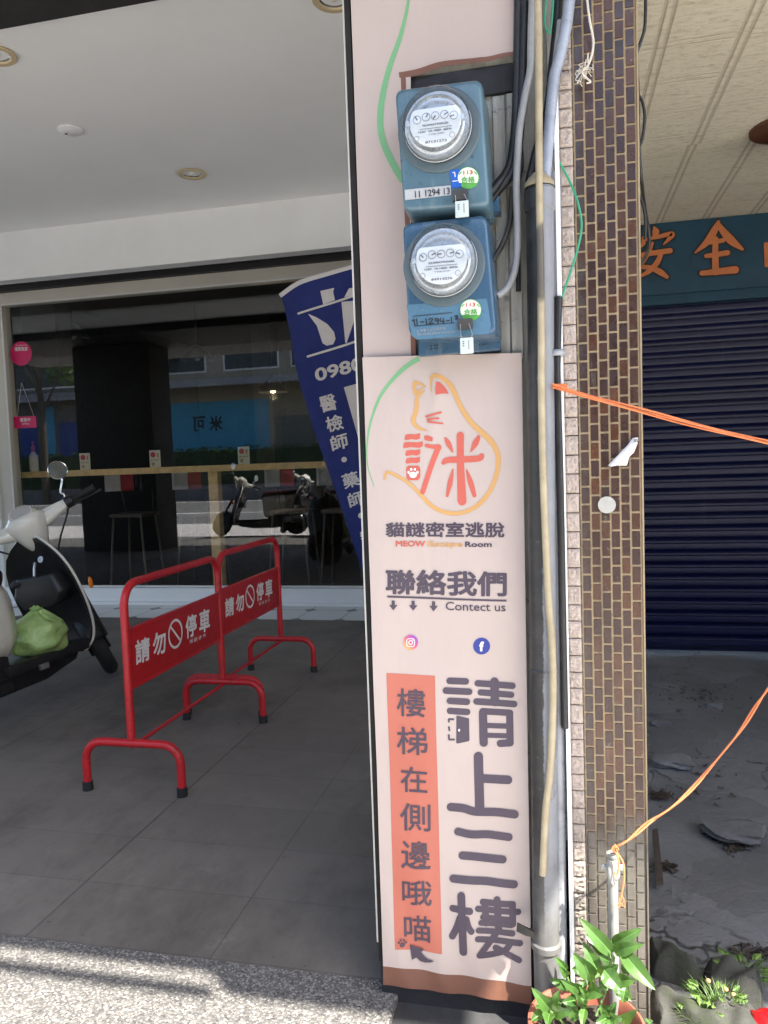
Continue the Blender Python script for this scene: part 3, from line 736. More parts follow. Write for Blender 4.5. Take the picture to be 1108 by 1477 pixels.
# upper banner
ub = thing('upper_banner', (-.35, YP, 1.4), 'upper pale pink banner with a green curve, cut out around the meters', 'banner')
m = MB()
f = bil((504, -60), (592, -60), (594, 515), (525, 515)); m.grid(lambda u, v: UB(*f(u, v)), 10, 60)
f2 = bil((525, 515), (560, 515), (572, 1021), (541, 1021)); m.grid(lambda u, v: UB(*f2(u, v)), 5, 40)
f3 = bil((592, -60), (744, -60), (743, 79), (592.1, 106)); m.grid(lambda u, v: UB(f3(u, v)[0], f3(u, v)[1]-(4*math.sin(u*PI) if v > .99 else 0)), 14, 14)
m.build('sheet', 'banner', ub)
m = MB(); stroke(m, px((540, 0, 3.693), [(133, 402), (230, 385), (350, 345), (470, 330), (590, 322), (690, 298), (748, 290)]), [8, 9, 8, 7, 7, 6, 5], UB, .0006, False)
stroke(m, [(582, 112), (587, 300), (594, 420), (597, 515)], 7, UB, .0006, False); m.build('brown_edge', 'banner_brown', ub)
m = MB(); stroke(m, [(595, -60), (590, 0), (579, 50), (563, 95), (552, 140), (549, 180), (555, 210), (569, 240), (582, 262)], [3, 4, 6, 7.5, 8.5, 9, 9.5, 10, 10], UB, .0006, False); m.build('green_curve', 'ink_green', ub)

# lower banner
lb = thing('lower_banner', (-.24, YP, .7), 'lower pale pink escape room banner with cat emblem and dark lettering', 'banner')
LT, LR_, BR_, BL_ = (524, 516), (752.5, 509), (767.5, 1447), (553, 1420)
f = bil(LT, LR_, BR_, BL_)
def bsheet(u, v):
    a, b = f(u, v); return B(a+2.0*math.sin(v*PI)*(1 if u > .5 else 0)*0, b+(3*math.sin(u*PI*1.0) if v < .001 else 0))
fb = bil((553, 1393), (766.8, 1419), (767.3, 1447), (553, 1420))
ft = bil(LT, LR_, (766.8, 1419), (553, 1393))
m = MB(); m.grid(lambda u, v: B(*ft(u, v)), 44, 170); m.build('sheet', 'banner', lb)
m = MB(); m.grid(lambda u, v: B(*fb(u, v)), 44, 6); m.build('brown_hem', 'banner_brown', lb)
m = MB(); stroke(m, [(606, 518), (590, 527), (570, 545), (548, 575), (535, 610), (530, 645), (532, 675), (541, 702)], [7, 6.5, 5.5, 4.2, 3, 2, 1.4, .8], B, .0006, False); m.build('green_curve', 'ink_green', lb)
Z1 = (510, 500, 3.8207); Z2 = (530, 800, 4.1037); Z3 = (530, 1080, 3.7222)
# the cat outline
m = MB()
def st(z, pts, wd, **k):
    wd = [q/z[2] for q in wd] if isinstance(wd, (list, tuple)) else wd/z[2]
    stroke(m, px(z, pts), wd, B, **k)
st(Z1, [(433, 250), (432, 205), (440, 165), (480, 168), (530, 205), (556, 250), (580, 305), (612, 365), (660, 430), (715, 478), (765, 530), (795, 590), (798, 650), (785, 720), (750, 800), (690, 870), (620, 908), (550, 918), (480, 903), (420, 865), (370, 810), (310, 752), (250, 715), (200, 692), (182, 697), (176, 725)],
   [4, 12, 22, 24, 26, 26, 25, 26, 28, 29, 30, 28, 27, 25, 24, 24, 22, 22, 22, 22, 20, 18, 17, 16, 15, 14])
st(Z1, [(400, 242), (372, 262), (352, 290), (352, 335), (345, 370), (333, 400), (338, 425), (365, 450), (411, 464)], [3, 16, 20, 24, 24, 24, 22, 17, 3])
st(Z1, [(345, 262), (338, 230), (341, 202), (368, 206), (402, 222)], [18, 20, 20, 15, 5])
st(Z1, [(345, 262), (362, 246), (372, 238), (402, 222)], [18, 16, 10, 2])
m.build('cat_outline', 'ink_tan', lb)
m = MB()
poly(m, px(Z1, [(458, 268), (456, 235), (461, 196), (478, 198), (500, 216), (518, 240), (527, 262), (505, 259), (480, 263)]), B, .0008)
st(Z1, [(405, 386), (440, 376), (484, 364)], [12, 11, 11]); st(Z1, [(412, 402), (440, 398), (472, 396)], [11, 10, 10]); st(Z1, [(414, 414), (450, 419), (494, 424)], [11, 10, 8])
# the stylised characters inside the cat
for y0, xa, xb in ((498, 284, 372), (542, 276, 386), (585, 288, 372), (627, 290, 370)):
    poly(m, px(Z1, [(xa, y0+12), (xa+6, y0-12), (xa+30, y0-16), (xb-30, y0-14), (xb, y0-20), (xb-2, y0+8), (xb-22, y0+16), (xa+40, y0+12), (xa+8, y0+18)]), B, .0008)
poly(m, px(Z1, [(304, 656), (358, 655), (370, 668), (370, 722), (358, 735), (308, 736), (296, 724), (294, 668)]), B, .0008)
poly(m, px(Z1, [(392, 492), (412, 490), (440, 500), (438, 522), (412, 520), (394, 512)]), B, .0008)
st(Z1, [(405, 545), (440, 552), (472, 552), (462, 575), (430, 660), (384, 800)], [20, 22, 26, 30, 28, 27])
st(Z1, [(590, 490), (590, 560), (592, 680), (600, 850)], [40, 38, 40, 48])
st(Z1, [(496, 640), (520, 625), (600, 622), (690, 616), (708, 602)], [22, 32, 34, 34, 28])
st(Z1, [(508, 504), (525, 535), (548, 580)], [10, 28, 7]); st(Z1, [(690, 500), (672, 535), (648, 578)], [22, 32, 7])
st(Z1, [(550, 675), (535, 745), (518, 822)], [6, 26, 14]); st(Z1, [(625, 680), (645, 745), (668, 820)], [8, 30, 22])
m.build('emblem_characters', 'ink_red', lb)
m = MB()
for c, r in (((332, 706), 17), ((308, 692), 8), ((322, 676), 8), ((342, 676), 8), ((356, 692), 8)):
    q = px(Z1, [c])[0]; disc(m, q, r/Z1[2]*(1.2 if r > 10 else .8), r/Z1[2], B, .0022)
m.build('paw_print', 'ink_white', lb)
# lettering
m = MB()
text_on(m, '貓謎密室逃脫', ((557.5, 752.5), (728, 752.8), (728.5, 775), (557.5, 774)), B, .028, .0012)
text_on(m, 'Room', ((671.5, 780.5), (709.8, 780.8), (709.8, 788.8), (671.5, 788.3)), B, .03, .0012)
text_on(m, '聯絡我們', ((557, 820), (731.5, 823.5), (731.5, 860), (557, 856.5)), B, .03, .0012)
text_on(m, 'Contect us', ((643.5, 867), (729.5, 868.7), (729.8, 881), (643.8, 879)), B, .008, .0012)
stroke(m, [(559.5, 859.8), (731, 865.6)], 2.6, B, .001, False)
for ax, ay in ((157, 297), (274, 299), (395, 302)):
    poly(m, px(Z2, [(ax-10, ay-29), (ax+9, ay-28), (ax+9, ay-2), (ax+25, ay-2), (ax, ay+30), (ax-25, ay-2), (ax-10, ay-2)]), B, .001)
m.build('dark_lettering', 'ink', lb)
m = MB(); text_on(m, 'MEOW', ((572.2, 779), (614.5, 779.5), (614.8, 788), (572.2, 787.5)), B, .034, .0012); m.build('coral_lettering', 'ink_red', lb)
m = MB(); text_on(m, 'Escape', ((618.5, 779.8), (668, 780), (668, 790.3), (618.5, 790)), B, .028, .0012); m.build('tan_lettering', 'ink_tan', lb)
# round badges
c = px(Z2, [(259, 517)])[0]
m = MB(); disc(m, c, 10.5, 10.8, B, .0008); m.build('camera_badge', 'ink_ig', lb)
m = MB()
rr = []
for k in range(24):
    a = 2*PI*k/24; ca, sa = math.cos(a), math.sin(a); n_ = (abs(ca)**4+abs(sa)**4)**-.25
    rr.append((c[0]+5.6*ca*n_, c[1]+5.7*sa*n_))
stroke(m, rr+rr[:1], 1.2, B, .0022, False, 1)
rr = [(c[0]+2.7*math.cos(2*PI*k/20), c[1]+2.8*math.sin(2*PI*k/20)) for k in range(20)]; stroke(m, rr+rr[:1], 1.2, B, .0022, False, 1)
disc(m, (c[0]+3.6, c[1]-3.4), .7, .7, B, .0025); m.build('camera_badge_mark', 'ink_white', lb)
c = px(Z2, [(678, 537)])[0]
m = MB(); disc(m, c, 12.2, 12.2, B, .0008); m.build('letter_badge', 'ink_fb', lb)
m = MB(); text_on(m, 'f', ((c[0]-3.4, c[1]-7), (c[0]+3.6, c[1]-7), (c[0]+3.6, c[1]+7.5), (c[0]-3.4, c[1]+7.5)), B, .06, .0022); m.build('letter_badge_mark', 'ink_white', lb)
# orange strip
f = bil((558.2, 969.8), (628.2, 973.6), (638, 1375.2), (570.3, 1368)); m = MB(); m.grid(lambda u, v: B(*f(u, v), .0006), 14, 80); m.build('orange_strip', 'ink_orange', lb)
m = MB()
for ch, q in (('樓', ((572.8, 991.5), (614.5, 993), (615, 1033), (573.4, 1031.5))), ('梯', ((572.8, 1046.8), (617.5, 1048.5), (618, 1088), (573.3, 1086.5))),
              ('在', ((577.8, 1103.8), (616.5, 1106), (617.2, 1143), (578.4, 1141))), ('側', ((577.3, 1157), (621.5, 1159), (622, 1198), (578, 1196))),
              ('邊', ((579, 1210.5), (621.5, 1212.5), (622.2, 1252.5), (579.6, 1250.3))), ('哦', ((580.6, 1266.5), (623, 1269), (623.6, 1305), (581.2, 1302.5))),
              ('喵', ((583, 1318.5), (622, 1321), (622.7, 1359.6), (583.6, 1357)))):
    text_on(m, ch, q, B, .008, .0020)
for c, r in (((190, 1048), 13), ((172, 1034), 6), ((182, 1022), 6), ((198, 1024), 6), ((209, 1036), 6)):
    q = px(Z3, [c])[0]; disc(m, q, r/Z3[2], r/Z3[2], B, .0022)
poly(m, px(Z3, [(228, 1050), (305, 1078), (288, 1092), (300, 1110), (325, 1127), (360, 1134), (340, 1144), (310, 1148), (285, 1142), (262, 1122), (240, 1133)]), B, .0022)
m.build('strip_lettering', 'ink', lb)
# the four big rounded characters
m = MB()
for a, b in (((490, 741), (585, 745)), ((468, 798), (605, 806)), ((492, 858), (592, 865)), ((492, 917), (593, 925))): st(Z2, [a, b], 38)
poly(m, px(Z2, [(530, 948), (536, 945), (604, 963), (607, 1090), (603, 1096), (536, 1110), (529, 1105)]), B, .0010)
for a, b in (((482, 966), (517, 967)), ((485, 966), (487, 985)), ((485, 1008), (490, 1035)), ((485, 1055), (487, 1086)), ((485, 1086), (520, 1086))): st(Z2, [a, b], 11, caps=False)
st(Z2, [(655, 757), (860, 773)], 38); st(Z2, [(672, 811), (853, 826)], 36); st(Z2, [(648, 864), (870, 880)], 38); st(Z2, [(754, 748), (756, 868)], 50)
st(Z2, [(686, 928), (691, 1106)], 48); st(Z2, [(684, 922), (846, 932)], 38); st(Z2, [(843, 936), (846, 1095)], 42); st(Z2, [(847, 1106), (788, 1110)], 42)
st(Z2, [(695, 1005), (838, 1010)], 30); st(Z2, [(695, 1062), (838, 1066)], 28)
st(Z3, [(598, 34), (605, 330)], 50); st(Z3, [(610, 152), (757, 157)], 46); st(Z3, [(450, 309), (520, 316), (580, 332), (700, 332), (792, 342)], 45)
st(Z3, [(488, 441), (560, 456), (650, 453), (760, 466)], 42); st(Z3, [(512, 569), (728, 585)], 43); st(Z3, [(463, 691), (560, 700), (660, 702), (788, 720)], 43)
st(Z3, [(506, 782), (517, 1084)], 42); st(Z3, [(460, 852), (552, 862)], 38); st(Z3, [(500, 900), (482, 952), (457, 1002)], 38); st(Z3, [(533, 905), (545, 945), (560, 968)], 36)
st(Z3, [(622, 812), (782, 826)], 34); st(Z3, [(596, 848), (810, 868)], 33); st(Z3, [(622, 892), (782, 908)], 30); st(Z3, [(698, 798), (706, 960)], 38)
st(Z3, [(632, 815), (640, 925)], 36); st(Z3, [(780, 828), (782, 930)], 36); st(Z3, [(612, 922), (775, 936)], 30); st(Z3, [(600, 962), (780, 980)], 32)
st(Z3, [(690, 985), (650, 1040), (605, 1098)], 34); st(Z3, [(596, 1010), (820, 1032)], 34); st(Z3, [(770, 1030), (740, 1075), (680, 1095), (604, 1100)], 34); st(Z3, [(690, 1062), (750, 1090), (815, 1120)], 34)
m.build('big_lettering', 'ink', lb)
m = MB(); poly(m, px(Z2, [(542, 1022), (552, 1022), (552, 1036), (542, 1036)]), B, .0028); m.build('door_mark', 'ink_white', lb)

# ------------------------------------------------------------------ electricity meters
def meter(name, quad, dome, ring, body, label, old):
    Yf = 1.47
    P = [at(*q, Y=Yf) for q in quad]                      # TL TR BR BL of the front face
    cx = sum(p.x for p in P)/4; cz = sum(p.z for p in P)/4
    t = thing(name, (cx, YP, P[3].z), label, 'electricity meter', 'blue electricity meters on the pillar')
    TL, TR, BR, BL = P
    def ring_(y, g, rad=.016, n=5):
        c = Vector((cx, y, cz)); pts = []
        cs = [TL, TR, BR, BL]
        for i, p in enumerate(cs):
            a = cs[i-1]; b = cs[(i+1) % 4]
            p2 = c+(Vector((p.x, y, p.z))-c)*g
            u = (Vector((a.x, y, a.z))-Vector((p.x, y, p.z))).normalized(); v = (Vector((b.x, y, b.z))-Vector((p.x, y, p.z))).normalized()
            for k in range(n+1):
                s_ = k/n; pts.append((1-s_)**2*(p2+u*rad)+2*s_*(1-s_)*p2+s_*s_*(p2+v*rad))
        return pts
    m = MB(); m.loft([ring_(1.585, 1.04), ring_(1.50, 1.03), ring_(1.483, 1.022), ring_(1.475, 1.008), ring_(1.471, .98), ring_(1.470, .93)]); bx = m.build('housing', body, t, smooth=50)
    # bottom chin, back plate
    b0 = BL+(BR-BL)*.03; b1 = BL+(BR-BL)*.99
    dc = at(*dome, Y=1.44); rc = at(*ring, Y=1.465)
    m = MB(); m.lathe([(.0785, .003), (.0785, -.001), (.076, -.0035), (.068, -.004), (.062, -.003)], (rc.x, 1.469, rc.z), (0, 1, 0), 48); m.build('socket_ring', 'meter_ring', t)
    m = MB(); m.lathe([(.0625, 0), (.0625, -.024), (.0605, -.038), (.054, -.047), (.04, -.053), (.02, -.0555), (.001, -.056)], (dc.x, 1.464, dc.z), (0, 1, 0), 48); gl = m.build('glass_dome', 'dome_glass', t, smooth=60)
    m = MB(); m.lathe([(.0628, -.001), (.0640, -.004), (.0628, -.007)], (dc.x, 1.464, dc.z), (0, 1, 0), 48); m.build('dome_rim', 'meter_glass_ring', gl)
    m = MB(); m.lathe([(.0615, -.001), (.0605, -.014), (.054, -.015), (.001, -.0152)], (dc.x, 1.464, dc.z), (0, 1, 0), 40); m.build('inner_disc', 'silver_paint', t)
    # dial plate
    yd = 1.463-.030
    m = MB(); n = 30
    pl = [(dc.x+.048*math.cos(a), dc.z+.046*math.sin(a)) for a in [2*PI*k/n for k in range(n)]]
    pl = [(a, min(b, dc.z+.024)) for a, b in pl]
    m.prism([(a, yd, b) for a, b in pl], (0, .002, 0)); dp = m.build('dial_plate', 'dial_white', t, smooth=0)
    sf = lambda a, b, o: Vector((dc.x+a, yd-.0004-o, dc.z+b))
    m = MB()
    for k in range(5):
        ox = -.034+k*.017; oz = .008+(-.002 if k in (0, 4) else .001)
        cc = [(ox+.0072*math.cos(2*PI*j/18), oz+.0072*math.sin(2*PI*j/18)) for j in range(18)]
        stroke(m, cc+cc[:1], .0009, sf, .0002, False, 1)
        a = random.uniform(0, 6.28); stroke(m, [(ox, oz), (ox+.006*math.cos(a), oz+.006*math.sin(a))], .0022, sf, .0004, True, 1)
    text_on(m, 'KILOWATTHOURS', ((-.024, -.004), (.024, -.004), (.024, -.0075), (-.024, -.0075)), sf, .03, .0004)
    stroke(m, [(-.03, -.012), (.03, -.012)], .0008, sf, .0004, False, 1)
    text_on(m, '110V  10-100A  60Hz', ((-.032, -.015), (.03, -.015), (.03, -.0185), (-.032, -.0185)), sf, .02, .0004)
    text_on(m, 'TYPE D2X', ((-.014, -.0215), (.016, -.0215), (.016, -.024), (-.014, -.024)), sf, 0, .0004)
    text_on(m, '87131273' if old else '84914276', ((-.02, -.034), (.02, -.034), (.02, -.0385), (-.02, -.0385)), sf, .03, .0004)
    for ox in (-.036, .03):
        cc = [(ox+.0048*math.cos(2*PI*j/14), -.028+.0048*math.sin(2*PI*j/14)) for j in range(14)]; stroke(m, cc+cc[:1], .0007, sf, .0002, False, 1)
    m.build('lettering', 'print_grey', dp)
    # fixings seen behind the glass
    m = MB()
    for sx in (-1, 1): m.box(dc.x+sx*.051-.003, dc.x+sx*.051+.003, yd-.006, yd+.015, dc.z-.004, dc.z+.004)
    m.lathe([(.050, 0), (.054, -.005), (.050, -.008)], (dc.x, yd+.010, dc.z-.004), (0, 1, 0), 36); m.build('movement_frame', 'silver_paint', t)
    fs = lambda a, b, o: (lambda q: Vector((q.x, 1.4695-o, q.z)))(at(a, b, Y=1.47))
    return t, fs
m1, fs = meter('electricity_meter', ((570, 130), (694, 114), (706, 296), (583, 304)), (629, 177), (633, 186), 'meter_a', 'upper faded blue electricity meter with a stamped metal number plate', True)
Zm = (540, 0, 3.693)
m = MB(); poly(m, px(Zm, [(162, 1012), (408, 988), (410, 1040), (165, 1068)]), fs, .0005); npl = m.build('number_plate', 'plate_steel', m1)
m = MB(); text_on(m, '11 1294 13', px(Zm, [(216, 1020), (402, 1000), (404, 1036), (219, 1056)]), fs, .01, .0018); m.build('number_lettering', 'print_black', npl)
def round_sticker(mt, fs, c, r):
    m = MB(); disc(m, c, r, r*1.0, fs, .0006); s_ = m.build('sticker', 'sticker_green', mt)
    m = MB(); poly(m, [(c[0]+r*.93*math.cos(a), c[1]+r*.93*math.sin(a)) for a in [2*PI*k/24 for k in range(24)] if math.sin(a) < .55], fs, .0016); m.build('sticker_face', 'sticker_pale', s_)
    m = MB(); text_on(m, '113', ((c[0]-r*.42, c[1]-r*.62), (c[0]+r*.42, c[1]-r*.66), (c[0]+r*.42, c[1]-r*.30), (c[0]-r*.42, c[1]-r*.26)), fs, .02, .0030); m.build('sticker_year', 'sticker_red', s_)
    m = MB(); text_on(m, '合格', ((c[0]-r*.62, c[1]-r*.08), (c[0]+r*.62, c[1]-r*.12), (c[0]+r*.62, c[1]+r*.45), (c[0]-r*.62, c[1]+r*.5)), fs, .02, .0030)
    for sx in (-1, 1): stroke(m, [(c[0]+sx*r*.78, c[1]-r*.3), (c[0]+sx*r*.6, c[1]-r*.5)], r*.1, fs, .0026, True, 1)
    m.build('sticker_lettering', 'sticker_green', s_)
round_sticker(m1, fs, (675.5, 257), 16)
m = MB(); poly(m, [(649, 246), (664, 244), (666, 270), (652, 272)], fs, .0005); bs_ = m.build('blue_sticker', 'sticker_blue', m1)
m = MB(); stroke(m, [(653, 250), (656, 249), (657, 256)], 1.6, fs, .0015, False, 1); stroke(m, [(653, 262), (661, 261)], 1.2, fs, .0015, False, 1); m.build('sticker_mark', 'print_white', bs_)
def seal(mt, c, ln):
    """brown seal lug with a wire and a hanging pale tag"""
    p = at(*c, Y=1.462)
    boxes('seal_lug', 'cable_brown', mt, (p.x-.014, p.x+.014, 1.454, 1.4695, p.z-.009, p.z+.010), bevel=.003)
    q = at(c[0]+2.5, c[1]+ln, Y=1.452)
    m = MB()
    for sx in (-1, 1): m.tube([(p.x+sx*.008, 1.453, p.z), (q.x+sx*.011, 1.451, (p.z+q.z)/2), (q.x+sx*.009, 1.452, q.z+.013)], .0008, 6)
    m.build('seal_wire', 'steel', mt)
    tg = boxes('seal_tag', 'tag', mt, (q.x-.0125, q.x+.0125, 1.450, 1.4535, q.z-.016, q.z+.014), bevel=.0015)
    sf = lambda a, b, o: Vector((q.x+a, 1.4498-o, q.z+b))
    m = MB()
    for k in range(3): stroke(m, [(-.006, .008-k*.004), (-.006, .006-k*.004)], .003, sf, .0002, False, 1)
    stroke(m, [(.004, .009), (.004, -.008)], .0012, sf, .0002, False, 1); m.build('tag_print', 'print_grey', tg)
seal(m1, (664, 283), 18)
m2, fs2 = meter('electricity_meter', ((581, 323), (701.5, 310), (716, 481), (590, 482)), (637.5, 375), (640, 381), 'meter_b', 'lower blue electricity meter with number 11-1294-12 written by hand', False)
Zn = (540, 280, 3.693)
m = MB()
for a in ([(212, 668), (216, 700)], [(226, 666), (230, 698)], [(212, 672), (204, 676)], [(248, 682), (264, 681)], [(276, 664), (280, 694)], [(292, 670), (304, 662), (312, 670), (292, 692), (318, 688)], [(342, 668), (330, 662), (324, 672), (336, 678), (342, 668), (340, 690)], [(354, 662), (352, 678), (374, 678)], [(368, 664), (370, 692)], [(386, 676), (400, 674)], [(410, 658), (414, 684)], [(430, 652), (440, 648), (444, 654), (432, 666), (448, 664)]):
    stroke(m, px(Zn, a), 1.7, fs2, .0012, True, 3)
for a in ([(204, 652), (416, 632)], [(216, 704), (426, 686)]): stroke(m, px(Zn, a), 1.0, fs2, .0012, False, 1)
m.build('handwriting', 'print_black', m2)
m = MB(); m.add([fs2(*q, .0001) for q in px(Zn, [(172, 590), (600, 556), (622, 700), (610, 745), (230, 775), (200, 755)])], [tuple(range(6))]); m.build('label_film', 'label_film', m2)
m = MB(); text_on(m, '台灣電力公司電表箱', px(Zn, [(226, 722), (380, 706), (382, 722), (228, 738)]), fs2, 0, .0012); text_on(m, '使用前請詳閱說明', px(Zn, [(228, 742), (430, 728), (431, 738), (229, 754)]), fs2, 0, .0012); m.build('fine_print', 'cable_grey', m2)
round_sticker(m2, fs2, px(Zn, [(514, 618)])[0], 15.8)
seal(m2, (671, 468), 30)
for mt, qd in ((m1, ((590, 290), (718, 262), (722, 305), (594, 312))), (m2, ((603, 470), (720, 462), (721.5, 504), (604, 514)))):
    P = [at(*q, Y=1.56) for q in qd]
    m = MB(); m.prism(P, (0, .04, 0)); bp = m.build('back_plate', 'meter_b', mt, bevel=.003)
sfb = lambda a, b, o: (lambda q: Vector((q.x, 1.5595-o, q.z)))(at(a, b, Y=1.56))
m = MB()
for bx_, by_ in ((622, 499), (692, 493)):
    for i in range(3):
        for j in range(2): disc(m, (bx_+i*4.5, by_-i*.5+j*4.5), 1.3, 1.3, sfb, .0006, 8)
m.build('vent_holes', 'print_black', bp)

# ------------------------------------------------------------------ pipes and cables on the pillar
def pathpx(pts, ys): 
    ys = ys if isinstance(ys, (list, tuple)) else [ys]*len(pts)
    return smoothpath([at(a, b, Y=y) for (a, b), y in zip(pts, ys)], 8)
def cable(name, mat, pts, ys, r, label, cat, n=10, group=None):
    m = MB(); m.tube(pathpx(pts, ys), r, n); return tag(m.build(name, mat), label, cat, group)
pt = thing('drain_pipe', (-.03, 1.55, 0), 'thick black drain pipe running down beside the banner', 'pipe')
pp = [at(779, 272, Y=1.55), at(782, 700, Y=1.55), at(784, 960, Y=1.55), at(787, 1300, Y=1.55), at(790, 1440, Y=1.55), Vector((at(790, 1440, Y=1.55).x, 1.55, -.02))]
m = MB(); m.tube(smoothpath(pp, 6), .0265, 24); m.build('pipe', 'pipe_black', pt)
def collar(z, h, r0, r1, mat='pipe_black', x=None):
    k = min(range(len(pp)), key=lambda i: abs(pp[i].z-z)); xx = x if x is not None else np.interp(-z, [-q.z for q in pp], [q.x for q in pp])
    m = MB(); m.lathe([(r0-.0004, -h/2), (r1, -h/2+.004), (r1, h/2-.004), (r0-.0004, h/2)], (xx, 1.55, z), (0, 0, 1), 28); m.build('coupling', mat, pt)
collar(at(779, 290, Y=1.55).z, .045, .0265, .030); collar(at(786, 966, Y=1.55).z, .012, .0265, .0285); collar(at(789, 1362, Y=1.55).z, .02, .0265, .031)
m = MB(); q = at(778, 262, Y=1.55); m.lathe([(.012, .016), (.02, .008), (.0285, -.004), (.0285, -.012)], q, (0, 0, 1), 24, capa=True); m.build('top_cap', 'bamboo', pt)
m = MB(); q = at(762, 1338, Y=1.535)
m.loft([[q+Vector((-.022, -.004, .012)), q+Vector((-.024, -.004, -.008)), q+Vector((-.02, .0, -.012)), q+Vector((-.018, .0, .008))], [q+Vector((-.005, -.01, .006)), q+Vector((-.005, -.01, -.012)), q+Vector((-.004, -.004, -.014)), q+Vector((-.004, -.004, .004))], [q+Vector((.012, -.014, 0)), q+Vector((.012, -.014, -.012)), q+Vector((.012, -.006, -.012)), q+Vector((.012, -.006, 0))]])
m.build('tape_tail', 'tape_black', pt)
pole = cable('tan_pole', 'bamboo', [(775, -40), (777, 60), (778, 265), (780, 400), (781, 503), (781, 560), (784, 700), (791, 860), (796, 923), (798, 1006), (794, 1106), (787, 1172), (783, 1262)], [1.515]*3+[1.512]*10, .0070, 'long bent tan pole tied along the black drain pipe', 'pole', 14)
cable('grey_pipe', 'pipe_grey', [(800, 250), (801, 500), (803, 800), (806, 1100), (810, 1420), (811, 1480)], 1.563, .0125, 'slim grey pipe between drain pipe and white strip', 'pipe', 16)
cable('conduit', 'pipe_silver', [(824, -30), (818, 30), (808, 80), (800, 110), (795, 160), (789, 228), (786, 262)], 1.548, [.011]*49, 'shiny blue grey conduit bending into the drain pipe top', 'conduit', 14)
cable('conduit', 'cable_grey', [(808, 30), (800, 100), (793, 150), (788, 200), (786, 240)], 1.56, .006, 'thin grey conduit behind the shiny bent one', 'conduit', 12)
bc = thing('cable_sleeve', (.005, 1.545, 1.2), 'black rubber cable sleeve strapped beside the white strip', 'cable')
m = MB(); m.tube(pathpx([(806, 428), (803.5, 520), (804, 560), (808, 700), (812, 900), (815, 1050)], 1.546), .0072, 12); m.build('sleeve', 'cable_black', bc)
m = MB(); q = at(803, 511, Y=1.55); m.lathe([(.016, -.006), (.017, 0), (.016, .006)], q, (0, .1, 1), 20); m.build('strap', 'pipe_grey', bc, solid=.002)
ws = boxes('white_strip', 'white_pvc', None, (.0075, .0165, 1.546, 1.59, .05, 1.93), bevel=.0015); tag(ws, 'narrow bright white plastic strip between pipes and brown tiles', 'trim strip')
cable('power_cable', 'cable_black', [(748, -40), (747, 60), (745, 150), (742, 200), (735, 240), (718, 266), (703, 285)], [1.575]*5+[1.56, 1.55], .0088, 'thick black cable bending into the upper meter, left one', 'cable', 12, 'black power cables of the meters')
cable('power_cable', 'cable_black', [(758, -40), (756, 60), (752, 160), (747, 215), (738, 250), (718, 276), (703, 297)], [1.57]*5+[1.565, 1.56], .0085, 'thick black cable bending into the upper meter, right one', 'cable', 12, 'black power cables of the meters')
cable('power_cable', 'cable_black', [(806, -40), (803, 40), (797, 100), (790, 160), (775, 215), (764, 262)], 1.575, .009, 'black cable slanting behind the tan pole near the top', 'cable', 12)
cable('power_cable', 'cable_black', [(748, 190), (752, 235), (747, 280), (748, 420)], 1.585, .005, 'slim black cable hanging down between the meters and drain pipe', 'cable', 10)
cable('grey_cable', 'cable_grey', [(770, -40), (767, 30), (766, 70), (765, 100), (757, 140), (749, 190), (745, 260), (746, 310), (746, 360), (741, 395), (730, 417), (717, 427)], [1.555]*9+[1.553, 1.55, 1.545], .0072, 'smooth grey cable looping into the lower meter', 'cable', 12)
cable('brown_cable', 'cable_brown', [(739, 270), (737, 310), (732, 335), (722, 358), (710, 378)], [1.58]*3+[1.57, 1.55], .0055, 'dark brown cable behind the grey one at the meters', 'cable', 10)
cable('green_wire', 'green_wire', [(797, 208), (806, 232), (820, 258), (833, 290), (839, 325), (833, 360), (823, 392), (812, 425), (809, 436)], [1.555, 1.55, 1.55, 1.545, 1.545, 1.545, 1.548, 1.55, 1.552], .0022, 'thin green wire arching across the brown tiles', 'wire', 8)
cable('green_wire', 'green_wire', [(790, -20), (786, 30), (793, 48), (797, 20), (799, -20)], 1.552, .0018, 'thin green wire loop at the top of the cables', 'wire', 8)
cable('edge_cable', 'cable_black', [(914, -30), (917, 60), (920, 130), (921, 200), (925, 255), (930, 300), (936, 335), (935, 360), (925, 380), (914, 392)], [1.60]*4+[1.62, 1.7, 1.75, 1.75, 1.7, 1.66], .0035, 'grey cable running down the right edge of the brown tiles', 'cable', 10)
cable('edge_cable', 'cable_black', [(932, -30), (931, 20), (929, 45), (919, 75)], 1.63, .0032, 'short black cable loop beside the pale right ceiling, topmost', 'cable', 10)
cable('edge_cable', 'cable_black', [(918, 133), (927, 148), (930, 172), (926, 202), (917, 221)], 1.63, .003, 'black cable loop beside the tile pillar edge, middle one', 'cable', 10)
cable('edge_cable', 'cable_black', [(917, 270), (925, 288), (930, 308), (931, 330), (930, 345)], 1.64, .0028, 'black cable end near the orange sign letters, lowest loop', 'cable', 10)
# white string with a frayed knot
t = thing('frayed_string', at(845, 60, Y=1.55), 'white string with a frayed knot hanging over brown tiles', 'string')
m = MB(); m.tube(pathpx([(845, -20), (850, 25), (856, 60), (852, 85), (845, 100)], 1.553), .0022, 8); m.build('strand', 'string', t)
m = MB()
for k in range(26):
    a = (845+random.gauss(0, 2), 97+random.gauss(0, 4)); b = (a[0]+random.gauss(-4, 6), a[1]+random.gauss(2, 10)); c = (b[0]+random.gauss(0, 4), b[1]+random.gauss(0, 6))
    m.tube(smoothpath([at(*a, Y=1.553), at(*b, Y=1.549+random.uniform(-.006, .006)), at(*c, Y=1.55)], 4), .0007, 5)
m.tube(pathpx([(846, 98), (840, 104), (846, 112), (852, 118), (846, 120)], 1.55), .0017, 6); m.build('knot', 'string', t)

